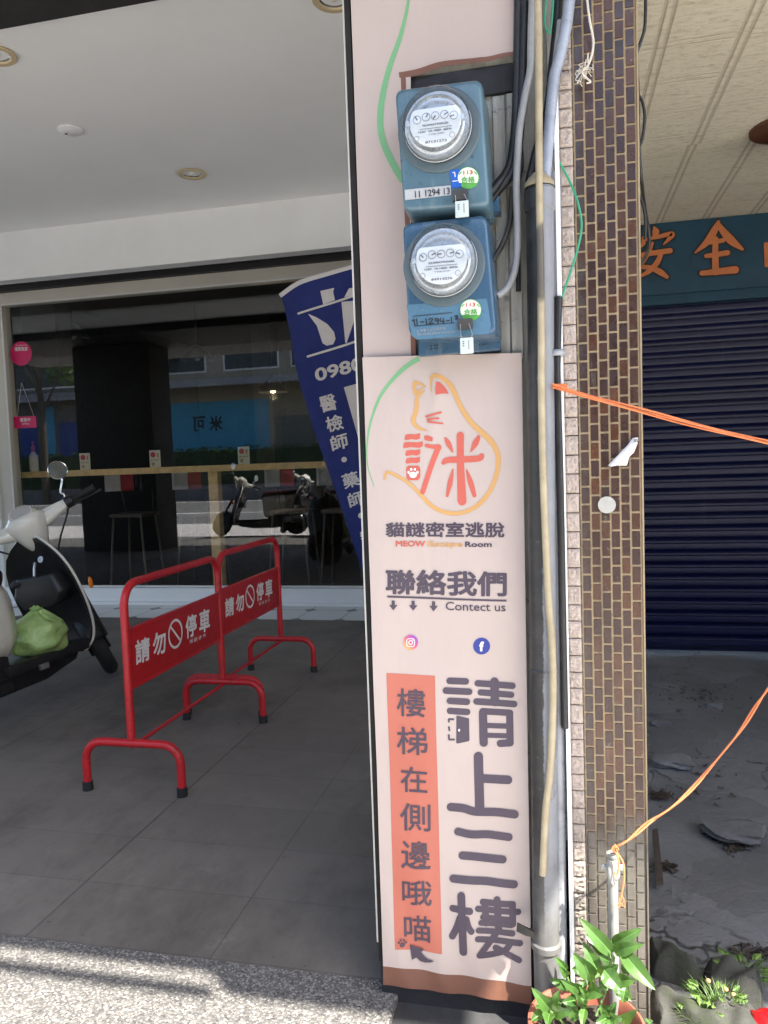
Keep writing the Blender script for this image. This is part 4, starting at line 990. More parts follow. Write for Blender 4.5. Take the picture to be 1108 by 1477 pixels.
# ------------------------------------------------------------------ tiled pillar on the right
bp = thing('tiled_pillar', (.1, 1.8, 0), 'pillar faced with small upright brown glazed tiles', 'pillar')
BX0, BX1 = .0435, .1615
boxes('core', 'mortar', bp, (BX0-.0003, BX1+.0015, YP+.003, 2.05, -.12, 3.05))
m = MB(); CH = .0357; cw = .0192; gp = .0017
for c in range(7):
    x1 = BX1-c*cw-gp; x0 = max(BX0+.0005, BX1-(c+1)*cw+gp); off = (c % 2)*.5*CH+.004
    z = -.1+off
    while z < 2.9:
        z0, z1 = z+gp, z+CH-gp; e = .0008; yf = YP+.0012-random.uniform(0, .0006); m.cur = random.random()**1.2 if z > 1.3 else min(1, .25+.75*random.random())
        m.add([(x0, YP+.004, z0), (x1, YP+.004, z0), (x1, YP+.004, z1), (x0, YP+.004, z1), (x0+e, yf, z0+e), (x1-e, yf, z0+e), (x1-e, yf, z1-e), (x0+e, yf, z1-e)],
              [(4, 5, 6, 7), (0, 1, 5, 4), (1, 2, 6, 5), (2, 3, 7, 6), (3, 0, 4, 7)]); z += CH
m.build('tile_face', 'tiles', bp, rnd=True, smooth=0, fixn=False)
m = MB(); z = -.08
while z < 2.9:
    h = random.uniform(.033, .04); dx = random.uniform(-.0008, .0008); dy = random.uniform(-.002, .001)
    rs_ = random.Random(int(z*9999)); hw = [[rs_.uniform(-.0028, .0022) for _ in range(8)] for _ in range(10)]
    def stn(u, v, z0=z+.0008, z1=z+h-.0012, hw=hw):
        e = min(u, 1-u, v, 1-v)*8; a = hw[int(v*9)][int(u*7)]
        return (.0172+(.0425-.0172)*u, YP-.008+.016*max(0, .55-e)**2-(a if e > .3 else a*.3), z0+(z1-z0)*v)
    m.grid(stn, 7, 9); m.box(.0180, .0420, YP-.001, YP+.1, z+.0015, z+h-.002); z += h
m.build('stone_edge', 'pink_tile', bp, smooth=35)
t = tag(boxes('corner_bead', 'mortar', bp, (BX1+.002, BX1+.0055, YP-.001, YP+.05, -.1, 3.05), bevel=.001))
# label remnants
sft = lambda a, b, o: (lambda q: Vector((q.x, YP-.003-o, q.z)))(at(a, b, Y=YP-.003))
Zp = (740, 420, 3.011)
m = MB(); c = px(Zp, [(408, 928)])[0]; disc(m, c, 13, 12.2, sft, .0005); tag(m.build('round_label', 'round_label', None), 'round off white label stuck on the brown tiles', 'sticker')
t = thing('torn_paper', at(900, 652, Y=YP), 'torn folded scrap of white paper stuck on brown tiles', 'paper')
m = MB(); P = px(Zp, [(412, 757), (455, 712), (500, 665), (520, 637), (543, 635), (540, 662), (525, 700), (505, 718), (495, 752), (492, 757), (450, 757), (425, 762)])
m.add([sft(a, b, .001+.004*abs(math.sin(i*1.3))) for i, (a, b) in enumerate(P)]+[sft(*px(Zp, [(480, 715)])[0], .006)], [(i, (i+1) % len(P), len(P)) for i in range(len(P))]); m.build('scrap', 'paper', t, solid=.0004)
m = MB(); text_on(m, '85', px(Zp, [(524, 643), (541, 642), (541, 656), (525, 657)]), sft, .03, .008); m.build('print', 'print_grey', t)

# ------------------------------------------------------------------ right building: ceiling, sign, shutter
rb = thing('shuttered_building', (1, 4, 0), 'neighbouring arcade building with pale board ceiling and navy shutter', 'building')
boxes('arcade_ceiling', 'right_ceiling', rb, (.1, 4, 1.7, 3.6, 2.515, 2.6))
boxes('rear_ceiling', 'right_ceiling', rb, (.1, 4, 3.6, 5.1, 2.535, 2.6))
boxes('rear_wall', 'dark_clad', rb, (-.15, .35, 4.85, 5.0, -.05, 2.53), (.1, 4, 5.06, 5.15, 2.0, 2.53))
boxes('far_pillar', 'grey_wall', rb, (3.4, 4, 1.6, 5.0, -.05, 2.51))
sg = boxes('signboard', 'board_teal', rb, (.3, 3.4, 4.805, 4.86, 2.12, 2.532), bevel=.004)
boxes('sign_rail', 'board_teal', sg, (.3, 3.4, 4.79, 4.86, 2.06, 2.117), bevel=.004)
sfs = lambda a, b, o: (lambda q: Vector((q.x, 4.803-o*2, q.z)))(at(a, b, Y=4.80))
Zs = (780, 0, 3.378)
CH1 = [([(552, 1108), (560, 1128), (556, 1150)], [10, 34, 22]), ([(500, 1160), (500, 1185), (488, 1205)], [16, 22, 8]), ([(500, 1170), (560, 1158), (640, 1140), (625, 1165), (598, 1192)], [12, 18, 24, 20, 6]),
       ([(545, 1185), (520, 1235), (490, 1295), (535, 1305), (580, 1325), (615, 1350)], [12, 26, 22, 22, 30, 18]), ([(590, 1225), (570, 1275), (530, 1320), (470, 1355)], [20, 26, 24, 8]), ([(455, 1250), (520, 1238), (630, 1222)], [14, 24, 26])]
CH2 = [([(866, 1082), (845, 1125), (810, 1180), (752, 1232)], [16, 34, 32, 8]), ([(862, 1090), (890, 1130), (930, 1175), (982, 1215)], [20, 34, 40, 14]), ([(818, 1185), (850, 1180), (888, 1172)], [16, 20, 22]), ([(806, 1248), (850, 1242), (910, 1232)], [20, 24, 26]),
       ([(852, 1165), (850, 1240), (852, 1325)], [26, 30, 34]), ([(785, 1332), (860, 1324), (948, 1315)], [24, 30, 36])]
mo, mk = MB(), MB()
for ch in (CH1, CH2):
    for P, W in ch:
        stroke(mk, px(Zs, P), [(q+16)/Zs[2] for q in W], sfs, .001); stroke(mo, px(Zs, P), [q/Zs[2] for q in W], sfs, .0035)
q = ((1101, 338), (1182, 332), (1184, 394), (1103, 399)); text_on(mk, '帽', q, sfs, .05, .001); text_on(mo, '帽', q, sfs, .022, .0035)
mk.build('letter_outline', 'print_black', sg); mo.build('lettering', 'letter_orange', sg)
m = MB(); pitch = .0735; prof = []
z = 0.0
while z < 2.06:
    prof += [(4.846, z), (4.845, z+.010), (4.836, z+.024), (4.824, z+.033), (4.822, z+.040), (4.823, z+.064), (4.827, z+.067), (4.845, z+.069)]; z += pitch
m.loft([[(x, y, min(z, 2.07)-.005) for y, z in prof] for x in (.3, 3.4)], cap=False, closed=False); m.build('shutter', 'shutter', rb, smooth=30)
p = at(1108, 186, Z=2.515)
t = thing('ceiling_lamp', p, 'brown wooden ceiling lamp with white glass at the right edge', 'lamp')
m = MB(); m.lathe([(.15, 0), (.15, -.012), (.13, -.016), (.12, -.008)], p+Vector((.08, 0, 0)), n=44, capb=True); m.build('lamp_base', 'brown_wood', t)
m = MB(); m.lathe([(.088, -.0085), (.09, -.03), (.09, -.16), (.06, -.18), (.001, -.185)], p+Vector((.10, 0, 0)), n=32); m.build('lamp_shade', 'frosted', t)

# debris on the right floor
def stone(c, sx, sy, sz, mat, label, cat, name, seed):
    r = random.Random(seed); bm = bmesh.new(); bmesh.ops.create_icosphere(bm, subdivisions=3, radius=1)
    ph = [r.uniform(0, 6) for _ in range(6)]
    for v in bm.verts:
        d = 1+.16*math.sin(3*v.co.x+ph[0])*math.sin(3*v.co.y+ph[1])+.12*math.sin(6*v.co.z+5*v.co.x+ph[2])
        v.co = Vector((max(-.8, min(.8, v.co.x))*d*sx, max(-.8, min(.8, v.co.y))*d*sy, max(-.7, min(.7, v.co.z))*d*sz))
        v.co += Vector(c)
    m = MB(); m.add([v.co.copy() for v in bm.verts], [[v.index for v in f.verts] for f in bm.faces]); bm.free()
    return tag(m.build(name, mat, smooth=60), label, cat)
k = 0
for (a, b, s_, lbl) in ((970, 1100, .09, 'flat broken concrete slab in the middle of the dark floor'), (955, 1045, .05, 'small concrete lump beside the tiled pillar'), (1030, 1020, .05, 'concrete chunk among debris near the shutter'), (1060, 1200, .10, 'dark clod of dirt on the dark floor beside the rope')):
    q = at(a, b, Z=.0); stone((q.x, q.y, .005), s_, s_*.7, .022, 'concrete', lbl, 'rubble', 'concrete_chunk', k); k += 1
m = MB(); rnd_ = random.Random(5)
for cx, cy, n, sp in ((1010, 1010, 110, 34), (1045, 1195, 220, 13), (1062, 1210, 100, 10), (950, 1140, 110, 12), (958, 1240, 100, 9), (1090, 1360, 90, 18), (1000, 1120, 50, 60)):
    for i in range(n):
        q = at(rnd_.gauss(cx, sp), rnd_.gauss(cy, sp*.35), Z=.0); 
        if q.x < .2: continue
        z0 = cfloor((q.x+.19)/4.5, (q.y-1.6)/3.4)[2] if q.y > 1.6 else -.015
        s_ = rnd_.choice((.003, .004, .005, .008, .013))*rnd_.uniform(.7, 1.2); a = rnd_.uniform(0, 6.28)
        e1 = Vector((math.cos(a), math.sin(a), rnd_.uniform(-.3, .3)))*s_; e2 = Vector((-math.sin(a), math.cos(a), rnd_.uniform(-.3, .3)))*s_*rnd_.uniform(.25, .7)
        c = Vector((q.x, q.y, z0+.006)); m.cur = rnd_.random()
        m.add([c-e1-e2, c+e1-e2*.6, c+e1*.8+e2, c-e1*.7+e2+Vector((0, 0, .006))], [(0, 1, 2, 3)])
tag(m.build('leaf_litter', 'soil', rnd=True, smooth=0), 'dead leaves and crumbs scattered over the dark floor', 'litter', kind='stuff')
P = [at(941, 1196, Z=.03), at(949, 1194, Z=.03), at(957, 1270, Z=.0), at(946, 1274, Z=.0)]
m = MB(); m.prism(P, (0, 0, -.012)); tag(m.build('wood_offcut', 'brown_dark', bevel=.002), 'dark narrow wood offcut lying beside the tiled pillar', 'plank')
# threshold stones at the front of the right arcade
def kerbstone(x0, x1, y0, y1, z1, label, ang=0, nm='kerb_stone'):
    m = MB()
    rk = random.Random(int(x0*1000)); ph = [rk.uniform(0, 6) for _ in range(8)]
    def fn(u, v):
        x = x0+(x1-x0)*u; y = y0+(y1-y0)*v
        e = min(1, 11*min(u, 1-u)*(x1-x0)/.2, 7*min(v, 1-v)*(1+.5*math.sin(17*x+ph[0])))
        wob = .010*math.sin(23*x+ph[1])*math.sin(31*y+ph[2])+.006*math.sin(61*x+40*y+ph[3])+.004*math.sin(110*x-70*y+ph[4])
        return (x+.006*math.sin(50*y+ph[5]), y+.5*ang*(x-x0)+.007*math.sin(38*x+ph[6])+.004*math.sin(90*x+ph[7]), -.05+(z1+.05)*max(0, e)**.45+wob*e)
    m.grid(fn, 60, 26); return tag(m.build(nm, 'mossy_stone', smooth=50), label, 'stone', 'rough stones at the arcade edge')
kerbstone(.19, .30, 1.80, 1.88, .03, 'short worn kerb stone beside the tiled pillar base', -.3)
kerbstone(.305, .43, 1.75, 1.83, .028, 'mossy worn kerb stone to the right above the weeds', -.3)
kerbstone(.18, .40, 1.62, 1.74, .012, 'low broad worn stone in front of the mossy kerb', -.3)

# ------------------------------------------------------------------ rope, standpipe, plant, weeds
def rope(name, pts, ys, label, strands, extra=()):
    t = thing(name, at(*pts[0], Y=ys[0]), label, 'rope', 'orange ropes tied to the pillar')
    P = smoothpath([at(*p, Y=y) for p, y in zip(pts, ys)]+[Vector(q) for q in extra], 10)
    for k in range(strands):
        m = MB(); n = len(P); off = (k-(strands-1)/2)
        m.tube([p+Vector((0, .004*math.sin(i*.3+k*2), off*.0032+.0006*math.sin(i*.21+k*1.7))) for i, p in enumerate(P)], .0017, 8); m.build('strand', 'rope', t)
    return t
r1 = rope('orange_rope', [(797, 556), (850, 572), (925, 592), (1010, 615), (1108, 638), (1180, 655)], [1.525]*6, 'taut orange rope tied to the pipes and stretched to the right', 3, [(1.2, 1.54, .93), (2.3, 1.57, .57), (3.4, 1.59, .21)])
m = MB(); 
for k in range(3):
    c = at(803, 556+k*2.2, Y=1.552); m.tube([c+Vector((.019*math.cos(a), .019*math.sin(a), 0)) for a in [2*PI*j/20 for j in range(20)]], .0016, 6, closed=True)
m.build('knot_turns', 'rope', r1)
r2 = rope('orange_rope', [(888, 1224), (905, 1212), (932, 1190), (968, 1165), (1010, 1125), (1055, 1070), (1085, 1028), (1110, 990), (1140, 935)], [1.478, 1.478, 1.48, 1.485, 1.49, 1.495, 1.50, 1.505, 1.51], 'slack orange rope knotted to the old tap and rising right', 2, [(.62, 1.56, 1.4), (.78, 1.64, 2.0), (.88, 1.72, 2.514)])
m = MB(); c0 = (888, 1228)
for k in range(3): m.tube(smoothpath([at(888+random.gauss(0, 2.5), 1224+random.gauss(0, 3), Y=1.474) for _ in range(5)], 4), .0016, 6)
m.tube(pathpx([(889, 1230), (893, 1245), (890, 1262), (886, 1258)], 1.47), .0017, 6)
m.tube(pathpx([(890, 1230), (899, 1245), (900, 1270), (896, 1292), (893, 1307)], [1.474, 1.468, 1.47, 1.473, 1.475]), .0017, 6)
for k in range(7): m.tube(pathpx([(896, 1290), (896+random.gauss(0, 2), 1300), (896+random.gauss(0, 5), 1309)], 1.473), .0007, 5)
m.build('knot_turns', 'rope', r2)
t = thing('standpipe', at(885, 1345, Y=1.50), 'white plastic standpipe with broken tap head before brown tiles', 'pipe')
a, b = at(884, 1262, Y=1.50), at(885, 1360, Y=1.50); b.z = -.02
m = MB(); m.tube([a, b], .0098, 18); m.build('pipe', 'tap_white', t)
m = MB(); q = at(884, 1246, Y=1.50); m.lathe([(.0125, -.026), (.014, -.02), (.0135, -.004), (.011, .004), (.0098, .012), (.0125, .016), (.0125, .022), (.008, .024), (.0075, .018)], q, (0, 0, 1), 20, capa=True); m.build('tap_body', 'tap_white', t)
m = MB(); m.tube(pathpx([(881, 1242), (880, 1255), (881, 1268), (885, 1275)], [1.488, 1.484, 1.485, 1.487]), [.006]*24+[.004], 12); m.build('tap_spout', 'tap_white', t)
m = MB(); m.tube([q+Vector((-.022, 0, -.008)), q+Vector((.022, 0, -.006))], .006, 12); m.build('tap_cross_piece', 'round_label', t)

pc = at(846, 1477, Z=.125)
pot = thing('potted_plant', (pc.x, pc.y, -.015), 'glossy leaved green plant in a round terracotta pot', 'potted plant')
m = MB(); o = Vector((pc.x, pc.y, -.015))
m.lathe([(.075, 0), (.09, .06), (.1, .115), (.108, .117), (.11, .125), (.109, .142), (.104, .144), (.1, .138), (.096, .12), (.094, .105)], o, n=48, capa=True); m.build('pot', 'terracotta', pot, smooth=50)
def soilf(u, v):
    a = 2*PI*u; r = .095*v; return (pc.x+r*math.cos(a), pc.y+r*math.sin(a), .097+.006*math.sin(60*r+5*a)*math.sin(3*a))
m = MB(); m.grid(soilf, 28, 8); m.build('soil', 'soil', pot)
def leaf(m, base, tip, wd, droop=.15, fold=.5):
    base, tip = Vector(base), Vector(tip); ax = tip-base; L = ax.length; ax.normalize()
    vw = Vector((0, -1, .55)).normalized()                      # leaves open to the light and the street
    n_ = (vw-ax*vw.dot(ax)).normalized(); n_ = (n_+Vector((random.uniform(-.35, .35), random.uniform(-.2, .2), random.uniform(-.2, .2)))).normalized(); n_ = (n_-ax*n_.dot(ax)).normalized(); sd = ax.cross(n_)
    nu, nv = 4, 9; vs = []
    for j in range(nv+1):
        t = j/nv; w_ = wd*.5*(math.sin(PI*min(1, t**.8))**.75)*(1-.15*t)+.0004
        c = base+ax*(L*t)+n_*(droop*L*(math.sin(PI*t)*.6-t*t*.4))
        for i in range(nu+1):
            s_ = (i/nu-.5)*2; vs.append(c+sd*(w_*s_)+n_*(abs(s_)**1.3*fold*w_+.0012*math.sin(j*2.2)*abs(s_)))
    m.cur = random.random()
    m.add(vs, [(j*(nu+1)+i, j*(nu+1)+i+1, (j+1)*(nu+1)+i+1, (j+1)*(nu+1)+i) for j in range(nv) for i in range(nu)])
    m.cur = 1.6; rb_ = []
    for j in range(nv+1):
        c = vs[j*(nu+1)+nu//2]+n_*.0004; k_ = .0009*(1-.8*j/nv); rb_ += [c-sd*k_+n_*.0002, c+sd*k_+n_*.0002]
    m.add(rb_, [(2*j, 2*j+1, 2*j+3, 2*j+2) for j in range(nv)])
Zl = (740, 1180, 3.011)
LV = [((430, 590), (293, 438), 58, 1.47, 1.46), ((432, 545), (556, 482), 52, 1.47, 1.45), ((440, 580), (562, 548), 46, 1.46, 1.43), ((430, 610), (318, 508), 46, 1.48, 1.48), ((470, 580), (618, 745), 62, 1.45, 1.40), ((352, 690), (262, 590), 62, 1.43, 1.42),
      ((380, 690), (305, 540), 52, 1.45, 1.46), ((380, 680), (455, 640), 56, 1.42, 1.39), ((395, 660), (470, 745), 66, 1.40, 1.38), ((232, 660), (183, 604), 28, 1.40, 1.38), ((240, 680), (203, 650), 30, 1.40, 1.37), ((440, 710), (516, 795), 52, 1.41, 1.39), ((460, 700), (528, 706), 48, 1.42, 1.4),
      ((160, 832), (86, 742), 48, 1.36, 1.33), ((165, 825), (200, 752), 36, 1.36, 1.34), ((175, 838), (250, 842), 44, 1.35, 1.32), ((160, 850), (150, 900), 44, 1.34, 1.31), ((130, 845), (80, 880), 34, 1.35, 1.33), ((300, 790), (240, 705), 40, 1.41, 1.42), ((300, 760), (312, 700), 34, 1.4, 1.42), ((330, 740), (390, 770), 60, 1.39, 1.36),
      ((425, 580), (445, 510), 34, 1.47, 1.48), ((420, 620), (375, 600), 30, 1.46, 1.44), ((410, 860), (378, 815), 26, 1.36, 1.34), ((420, 852), (447, 800), 28, 1.36, 1.35), ((422, 862), (478, 872), 32, 1.35, 1.33), ((415, 868), (430, 905), 34, 1.35, 1.33), ((408, 866), (360, 890), 34, 1.35, 1.33), ((250, 810), (200, 790), 34, 1.39, 1.38), ((310, 830), (300, 905), 30, 1.36, 1.33),
      ((600, 890), (575, 872), 20, 1.36, 1.34), ((330, 660), (255, 655), 44, 1.45, 1.44), ((470, 640), (525, 670), 44, 1.45, 1.44), ((350, 640), (330, 590), 40, 1.47, 1.47), ((250, 730), (160, 700), 40, 1.42, 1.40), ((270, 790), (215, 800), 40, 1.38, 1.36)]
rl = random.Random(21)
for i in range(13):
    a = (rl.uniform(110, 480), rl.uniform(700, 900)); an = rl.uniform(-2.9, .2); l = rl.uniform(45, 85)
    LV.append((a, (a[0]+l*math.cos(an), a[1]+l*math.sin(an)), l*rl.uniform(.45, .62), rl.uniform(1.36, 1.42), rl.uniform(1.33, 1.42)))
m = MB()
for a, b, wd, ya, yb in LV:
    (ax_, ay_), (bx_, by_) = px(Zl, [a, b]); leaf(m, at(ax_, ay_, Y=ya), at(bx_, by_, Y=yb), wd/Zl[2]/760*1.22)
m.build('leaves', 'leaf', pot, rnd=True, smooth=22, fixn=False)
m = MB()
for P, ys in (([(420, 580), (415, 640), (350, 700), (320, 770), (310, 860)], [1.47, 1.46, 1.44, 1.41, 1.40]), ([(440, 600), (425, 680), (400, 760), (360, 860)], [1.46, 1.44, 1.42, 1.4]), ([(225, 650), (250, 740), (285, 860)], [1.40, 1.40, 1.4]), ([(160, 838), (200, 870), (240, 920)], [1.36, 1.37, 1.38]), ([(415, 862), (400, 910)], [1.36, 1.38])):
    m.tube(pathpx(px(Zl, P), ys), .0024, 8)
m.build('stem', 'stem', pot)

def weed(c, n, h, sp, label, flower=None):
    t = thing('weed', c, label, 'weed', 'weeds at the arcade edge'); r = random.Random(int(c[0]*1000)); m = MB()
    for i in range(n):
        a = r.uniform(0, 6.28); l = h*r.uniform(.5, 1); b = Vector(c)+Vector((r.gauss(0, sp*.3), r.gauss(0, sp*.2), 0)); d = Vector((math.cos(a)*sp, math.sin(a)*sp*.6, l))
        m.cur = r.random(); s_ = Vector((-math.sin(a), math.cos(a), 0))*.0012
        P = [b+d*q+Vector((0, 0, -.35*l*q*q)) for q in (0, .35, .7, 1)]
        vs = []
        for q, p in enumerate(P): k_ = s_*(1.2-q*.38); vs += [p-k_, p+k_]
        m.add(vs, [(0, 1, 3, 2), (2, 3, 5, 4), (4, 5, 7, 6)])
    for i in range(n//6):
        a = r.uniform(0, 6.28); b = Vector(c)+Vector((math.cos(a)*sp*.7, math.sin(a)*sp*.5, h*r.uniform(.15, .6))); leaf(m, b, b+Vector((math.cos(a), math.sin(a), .3))*.02, .011)
    m.build('blades', 'weed', t, rnd=True, smooth=0, fixn=False)
    if flower:
        m = MB(); g_ = MB()
        for dx, hh in flower:
            p = Vector(c)+Vector((dx, -.01, hh)); m.ball(p, .0055, 10, 6, (1, 1, .8)); g_.tube([Vector(c)+Vector((dx*.4, 0, 0)), p], .0011, 6)
        m.build('flower_heads', 'tan_print', t); g_.build('flower_stems', 'stem', t)
for (a, b), n, h, sp, lb_, fl in (((1035, 1455), 110, .085, .06, 'weed clump with small yellow flowers at the bottom right', [(-.02, .07), (.015, .055), (.03, .045)]), ((1070, 1412), 100, .075, .06, 'grassy weeds behind the flowering clump at right edge', None), ((1010, 1475), 60, .05, .04, 'low leafy weed next to the pot at the bottom', None)):
    q = at(a, b, Z=-.01); weed((q.x, q.y, -.012), n, h, sp, lb_, fl)
q = at(1097, 1468, Z=.0)
t = thing('wrapper', q, 'crumpled shiny red packet lying at the bottom right corner', 'litter')
m = MB(); m.grid(lambda u, v: (q.x-.02+.11*u, q.y-.05+.075*v+.01*u, -.005+.022*math.sin(PI*v)**.6*math.sin(PI*min(1, u*1.2+.05))**.5+.003*math.sin(23*u+9*v)), 18, 12); m.build('packet', 'rust_red', t, solid=.002)
m = MB(); m.grid(lambda u, v: (q.x+.02+.02*u, q.y-.035+.03*v, .0215+.004*math.sin(PI*v)), 6, 6); m.build('packet_stripe', 'print_white', t, solid=.001)

# ------------------------------------------------------------------ red parking barriers
BXC = -1.56
def barrier():
    y0, y1, top, R = 2.49, 3.285, .782, .085
    t = thing('parking_barrier', (BXC, y0, 0), 'near red tubular no parking barrier with white lettering', 'barrier', 'red no parking barriers in the arcade')
    P = [(BXC, y0, .205)]+[(BXC, y0, .5), (BXC, y0, top-R)]
    P += [(BXC, y0+R-R*math.cos(a), top-R+R*math.sin(a)) for a in [PI/2*k/7 for k in range(1, 8)]]
    P += [(BXC, y1-R+R*math.sin(a), top-R+R*math.cos(a)) for a in [PI/2*k/7 for k in range(0, 8)]]+[(BXC, y1, .5), (BXC, y1, .205)]
    m = MB(); m.tube(P, .0155, 14); m.build('frame', 'red', t)
    for y in (y0, y1):
        hw, hz, r = .195, .19, .07
        Q = [(BXC-hw, y, .03), (BXC-hw, y, hz-r)]+[(BXC-hw+r-r*math.cos(a), y, hz-r+r*math.sin(a)) for a in [PI/2*k/6 for k in range(1, 7)]]
        Q += [(BXC+hw-r+r*math.sin(a), y, hz-r+r*math.cos(a)) for a in [PI/2*k/6 for k in range(0, 7)]]+[(BXC+hw, y, .03)]
        m = MB(); m.tube(Q, .0155, 14); ft = m.build('foot', 'red', t)
        for s_ in (-1, 1):
            m = MB(); m.lathe([(.0165, .035), (.019, .033), (.020, .0), (.001, .0)], (BXC+s_*hw, y, 0), n=18); m.build('rubber_cap', 'rubber', ft)
    m = MB(); m.tube([(BXC, y0, .175), (BXC, y1, .175)], .0075, 10); m.build('lower_rod', 'red', t)
    pn = boxes('sign_panel', 'red_panel', t, (BXC-.006, BXC+.006, y0+.012, y1-.012, .395, .608), bevel=.003)
    boxes('panel_edge', 'red', pn, (BXC-.009, BXC+.009, y0+.012, y1-.012, .602, .615), (BXC-.009, BXC+.009, y0+.012, y1-.012, .388, .401), bevel=.003)
    Zb = (100, 740, 2.77)
    for side in (1,):
        sf = lambda a, b, o: (lambda q: Vector((BXC+.0062+o, q.y, q.z)))(at(a, b, X=BXC+.0065))
        m = MB()
        for ch, q in (('請', ((262, 510), (321, 490), (322, 586), (265, 610))), ('勿', ((332, 484), (385, 463), (386, 556), (334, 576))), ('停', ((463, 414), (508, 396), (509, 488), (465, 505))), ('車', ((518, 392), (561, 376), (562, 468), (519, 484)))):
            text_on(m, ch, px(Zb, q), sf, .03, .0008)
        for ch, q in (('謝', ((480, 506), (494, 501), (494, 518), (480, 523))), ('謝', ((498, 499), (511, 494), (511, 511), (498, 516))), ('合', ((516, 491), (529, 486), (529, 503), (516, 508))), ('作', ((533, 484), (546, 479), (546, 496), (533, 501)))):
            text_on(m, ch, px(Zb, q), sf, .0, .0008)
        m.build('lettering', 'print_white', pn)
        cc = at(*px(Zb, [(424, 482)])[0], X=BXC+.0065); m = MB(); sf2 = lambda a, b, o: Vector((BXC+.0062+o, a, b)); r_ = .056
        ring = [(cc.y+r_*math.cos(2*PI*k/40), cc.z+r_*math.sin(2*PI*k/40)) for k in range(40)]; stroke(m, ring+ring[:1], .011, sf2, .0008, False, 1)
        stroke(m, [(cc.y-r_*.7, cc.z+r_*.7), (cc.y+r_*.7, cc.z-r_*.7)], .010, sf2, .0008, False, 2); m.build('prohibition_mark', 'print_white', pn)
    return t
b1 = barrier()
dup(b1, (BXC-.03, 2.49+.862, 0), 'far red tubular no parking barrier standing closer to the shop window')

# ------------------------------------------------------------------ blue flag
fl = thing('feather_flag', (-1.3, 4.8, 0), 'leaning dark blue advertising flag with white lettering behind the pillar', 'flag')
def fsurf(a, b, off=0.0):
    q = at(a, b, Y=4.8); d = .03*math.sin(4*q.z+6*q.x)+.014*math.sin(11*q.x+3*q.z)
    return Vector((q.x, 4.8-d-off*2.5, q.z))
fe = [(402, 422), (408, 440), (416, 475), (423, 520), (434, 560), (450, 610), (468, 660), (487, 710), (507, 770), (527, 832), (545, 885)]
def flagf(u, v):
    k = v*(len(fe)-1); i = min(int(k), len(fe)-2); s_ = k-i
    x = fe[i][0]*(1-s_)+fe[i+1][0]*s_; y = fe[i][1]*(1-s_)+fe[i+1][1]*s_
    tx, ty = 590+95*v, 368+480*v
    sag = -8*math.sin(PI*u)*(1-v)
    return fsurf(x+(tx-x)*u, y+(ty-y)*u+sag)
m = MB(); m.grid(flagf, 30, 70); m.build('cloth', 'flag_blue', fl, solid=.002)
Zf = (280, 380, 3.957); Zg = (270, 640, 3.82)
m = MB(); stroke(m, px(Zf, [(484, 182), (600, 115), (740, 72), (908, 26), (1050, -2)]), [6.5, 6.5, 6, 6, 6], fsurf, .002, False); 
poly(m, px(Zf, [(725, 160), (805, 143), (798, 165), (808, 212), (740, 236)]), fsurf, .002); poly(m, px(Zf, [(862, 198), (890, 148), (930, 140), (960, 150), (930, 182)]), fsurf, .002)
stroke(m, px(Zf, [(594, 285), (760, 237), (918, 190), (1050, 152)]), 3, fsurf, .002); stroke(m, px(Zf, [(646, 530), (800, 484), (940, 441), (1060, 405)]), 3.2, fsurf, .002)
poly(m, px(Zf, [(650, 287), (700, 308), (760, 345), (798, 390), (806, 430), (792, 460), (755, 468), (732, 455), (722, 425), (700, 355)]), fsurf, .002)
poly(m, px(Zf, [(845, 222), (962, 216), (930, 300), (870, 453), (862, 452)]), fsurf, .002)
text_on(m, '0980', px(Zf, [(682, 602), (955, 528), (966, 604), (694, 676)]), fsurf, .03, .0025)
for z_, ch, q in ((Zf, '醫', ((708, 765), (797, 738), (820, 832), (730, 855))), (Zf, '檢', ((746, 880), (838, 853), (858, 945), (768, 968))), (Zf, '師', ((776, 990), (868, 962), (887, 1050), (797, 1075))),
                  (Zg, '藥', ((852, 172), (938, 146), (962, 226), (878, 252))), (Zg, '師', ((888, 276), (972, 252), (992, 330), (908, 354))), (Zg, '物', ((955, 480), (1040, 455), (1060, 522), (976, 545)))):
    text_on(m, ch, px(z_, q), fsurf, .022, .0025)
for z_, c, r_ in ((Zg, (870, 87), 15), (Zg, (966, 393), 15)):
    q = px(z_, [c])[0]; disc(m, q, r_/z_[2], r_/z_[2], fsurf, .0025)
f = bil(*[px(Zf, [q])[0] for q in ((850, 705), (1150, 620), (1330, 1180), (985, 1180))]); m.grid(lambda u, v: fsurf(*f(u, v), .0018), 10, 16)
m.build('lettering', 'flag_white', fl)
a, b = at(560, 372, Y=4.84), at(690, 900, Y=4.84)
m = MB(); m.tube([a, at(620, 640, Y=4.84), Vector((at(690, 900, Y=4.84).x+.02, 4.84, .04))], .012, 10); m.build('pole', 'steel', fl)
q = Vector((at(690, 900, Y=4.84).x+.02, 4.84, 0)); m = MB(); m.lathe([(.18, .001), (.18, .03), (.15, .05), (.02, .06)], q, n=28, capa=True); m.build('base', 'black_plastic', fl)

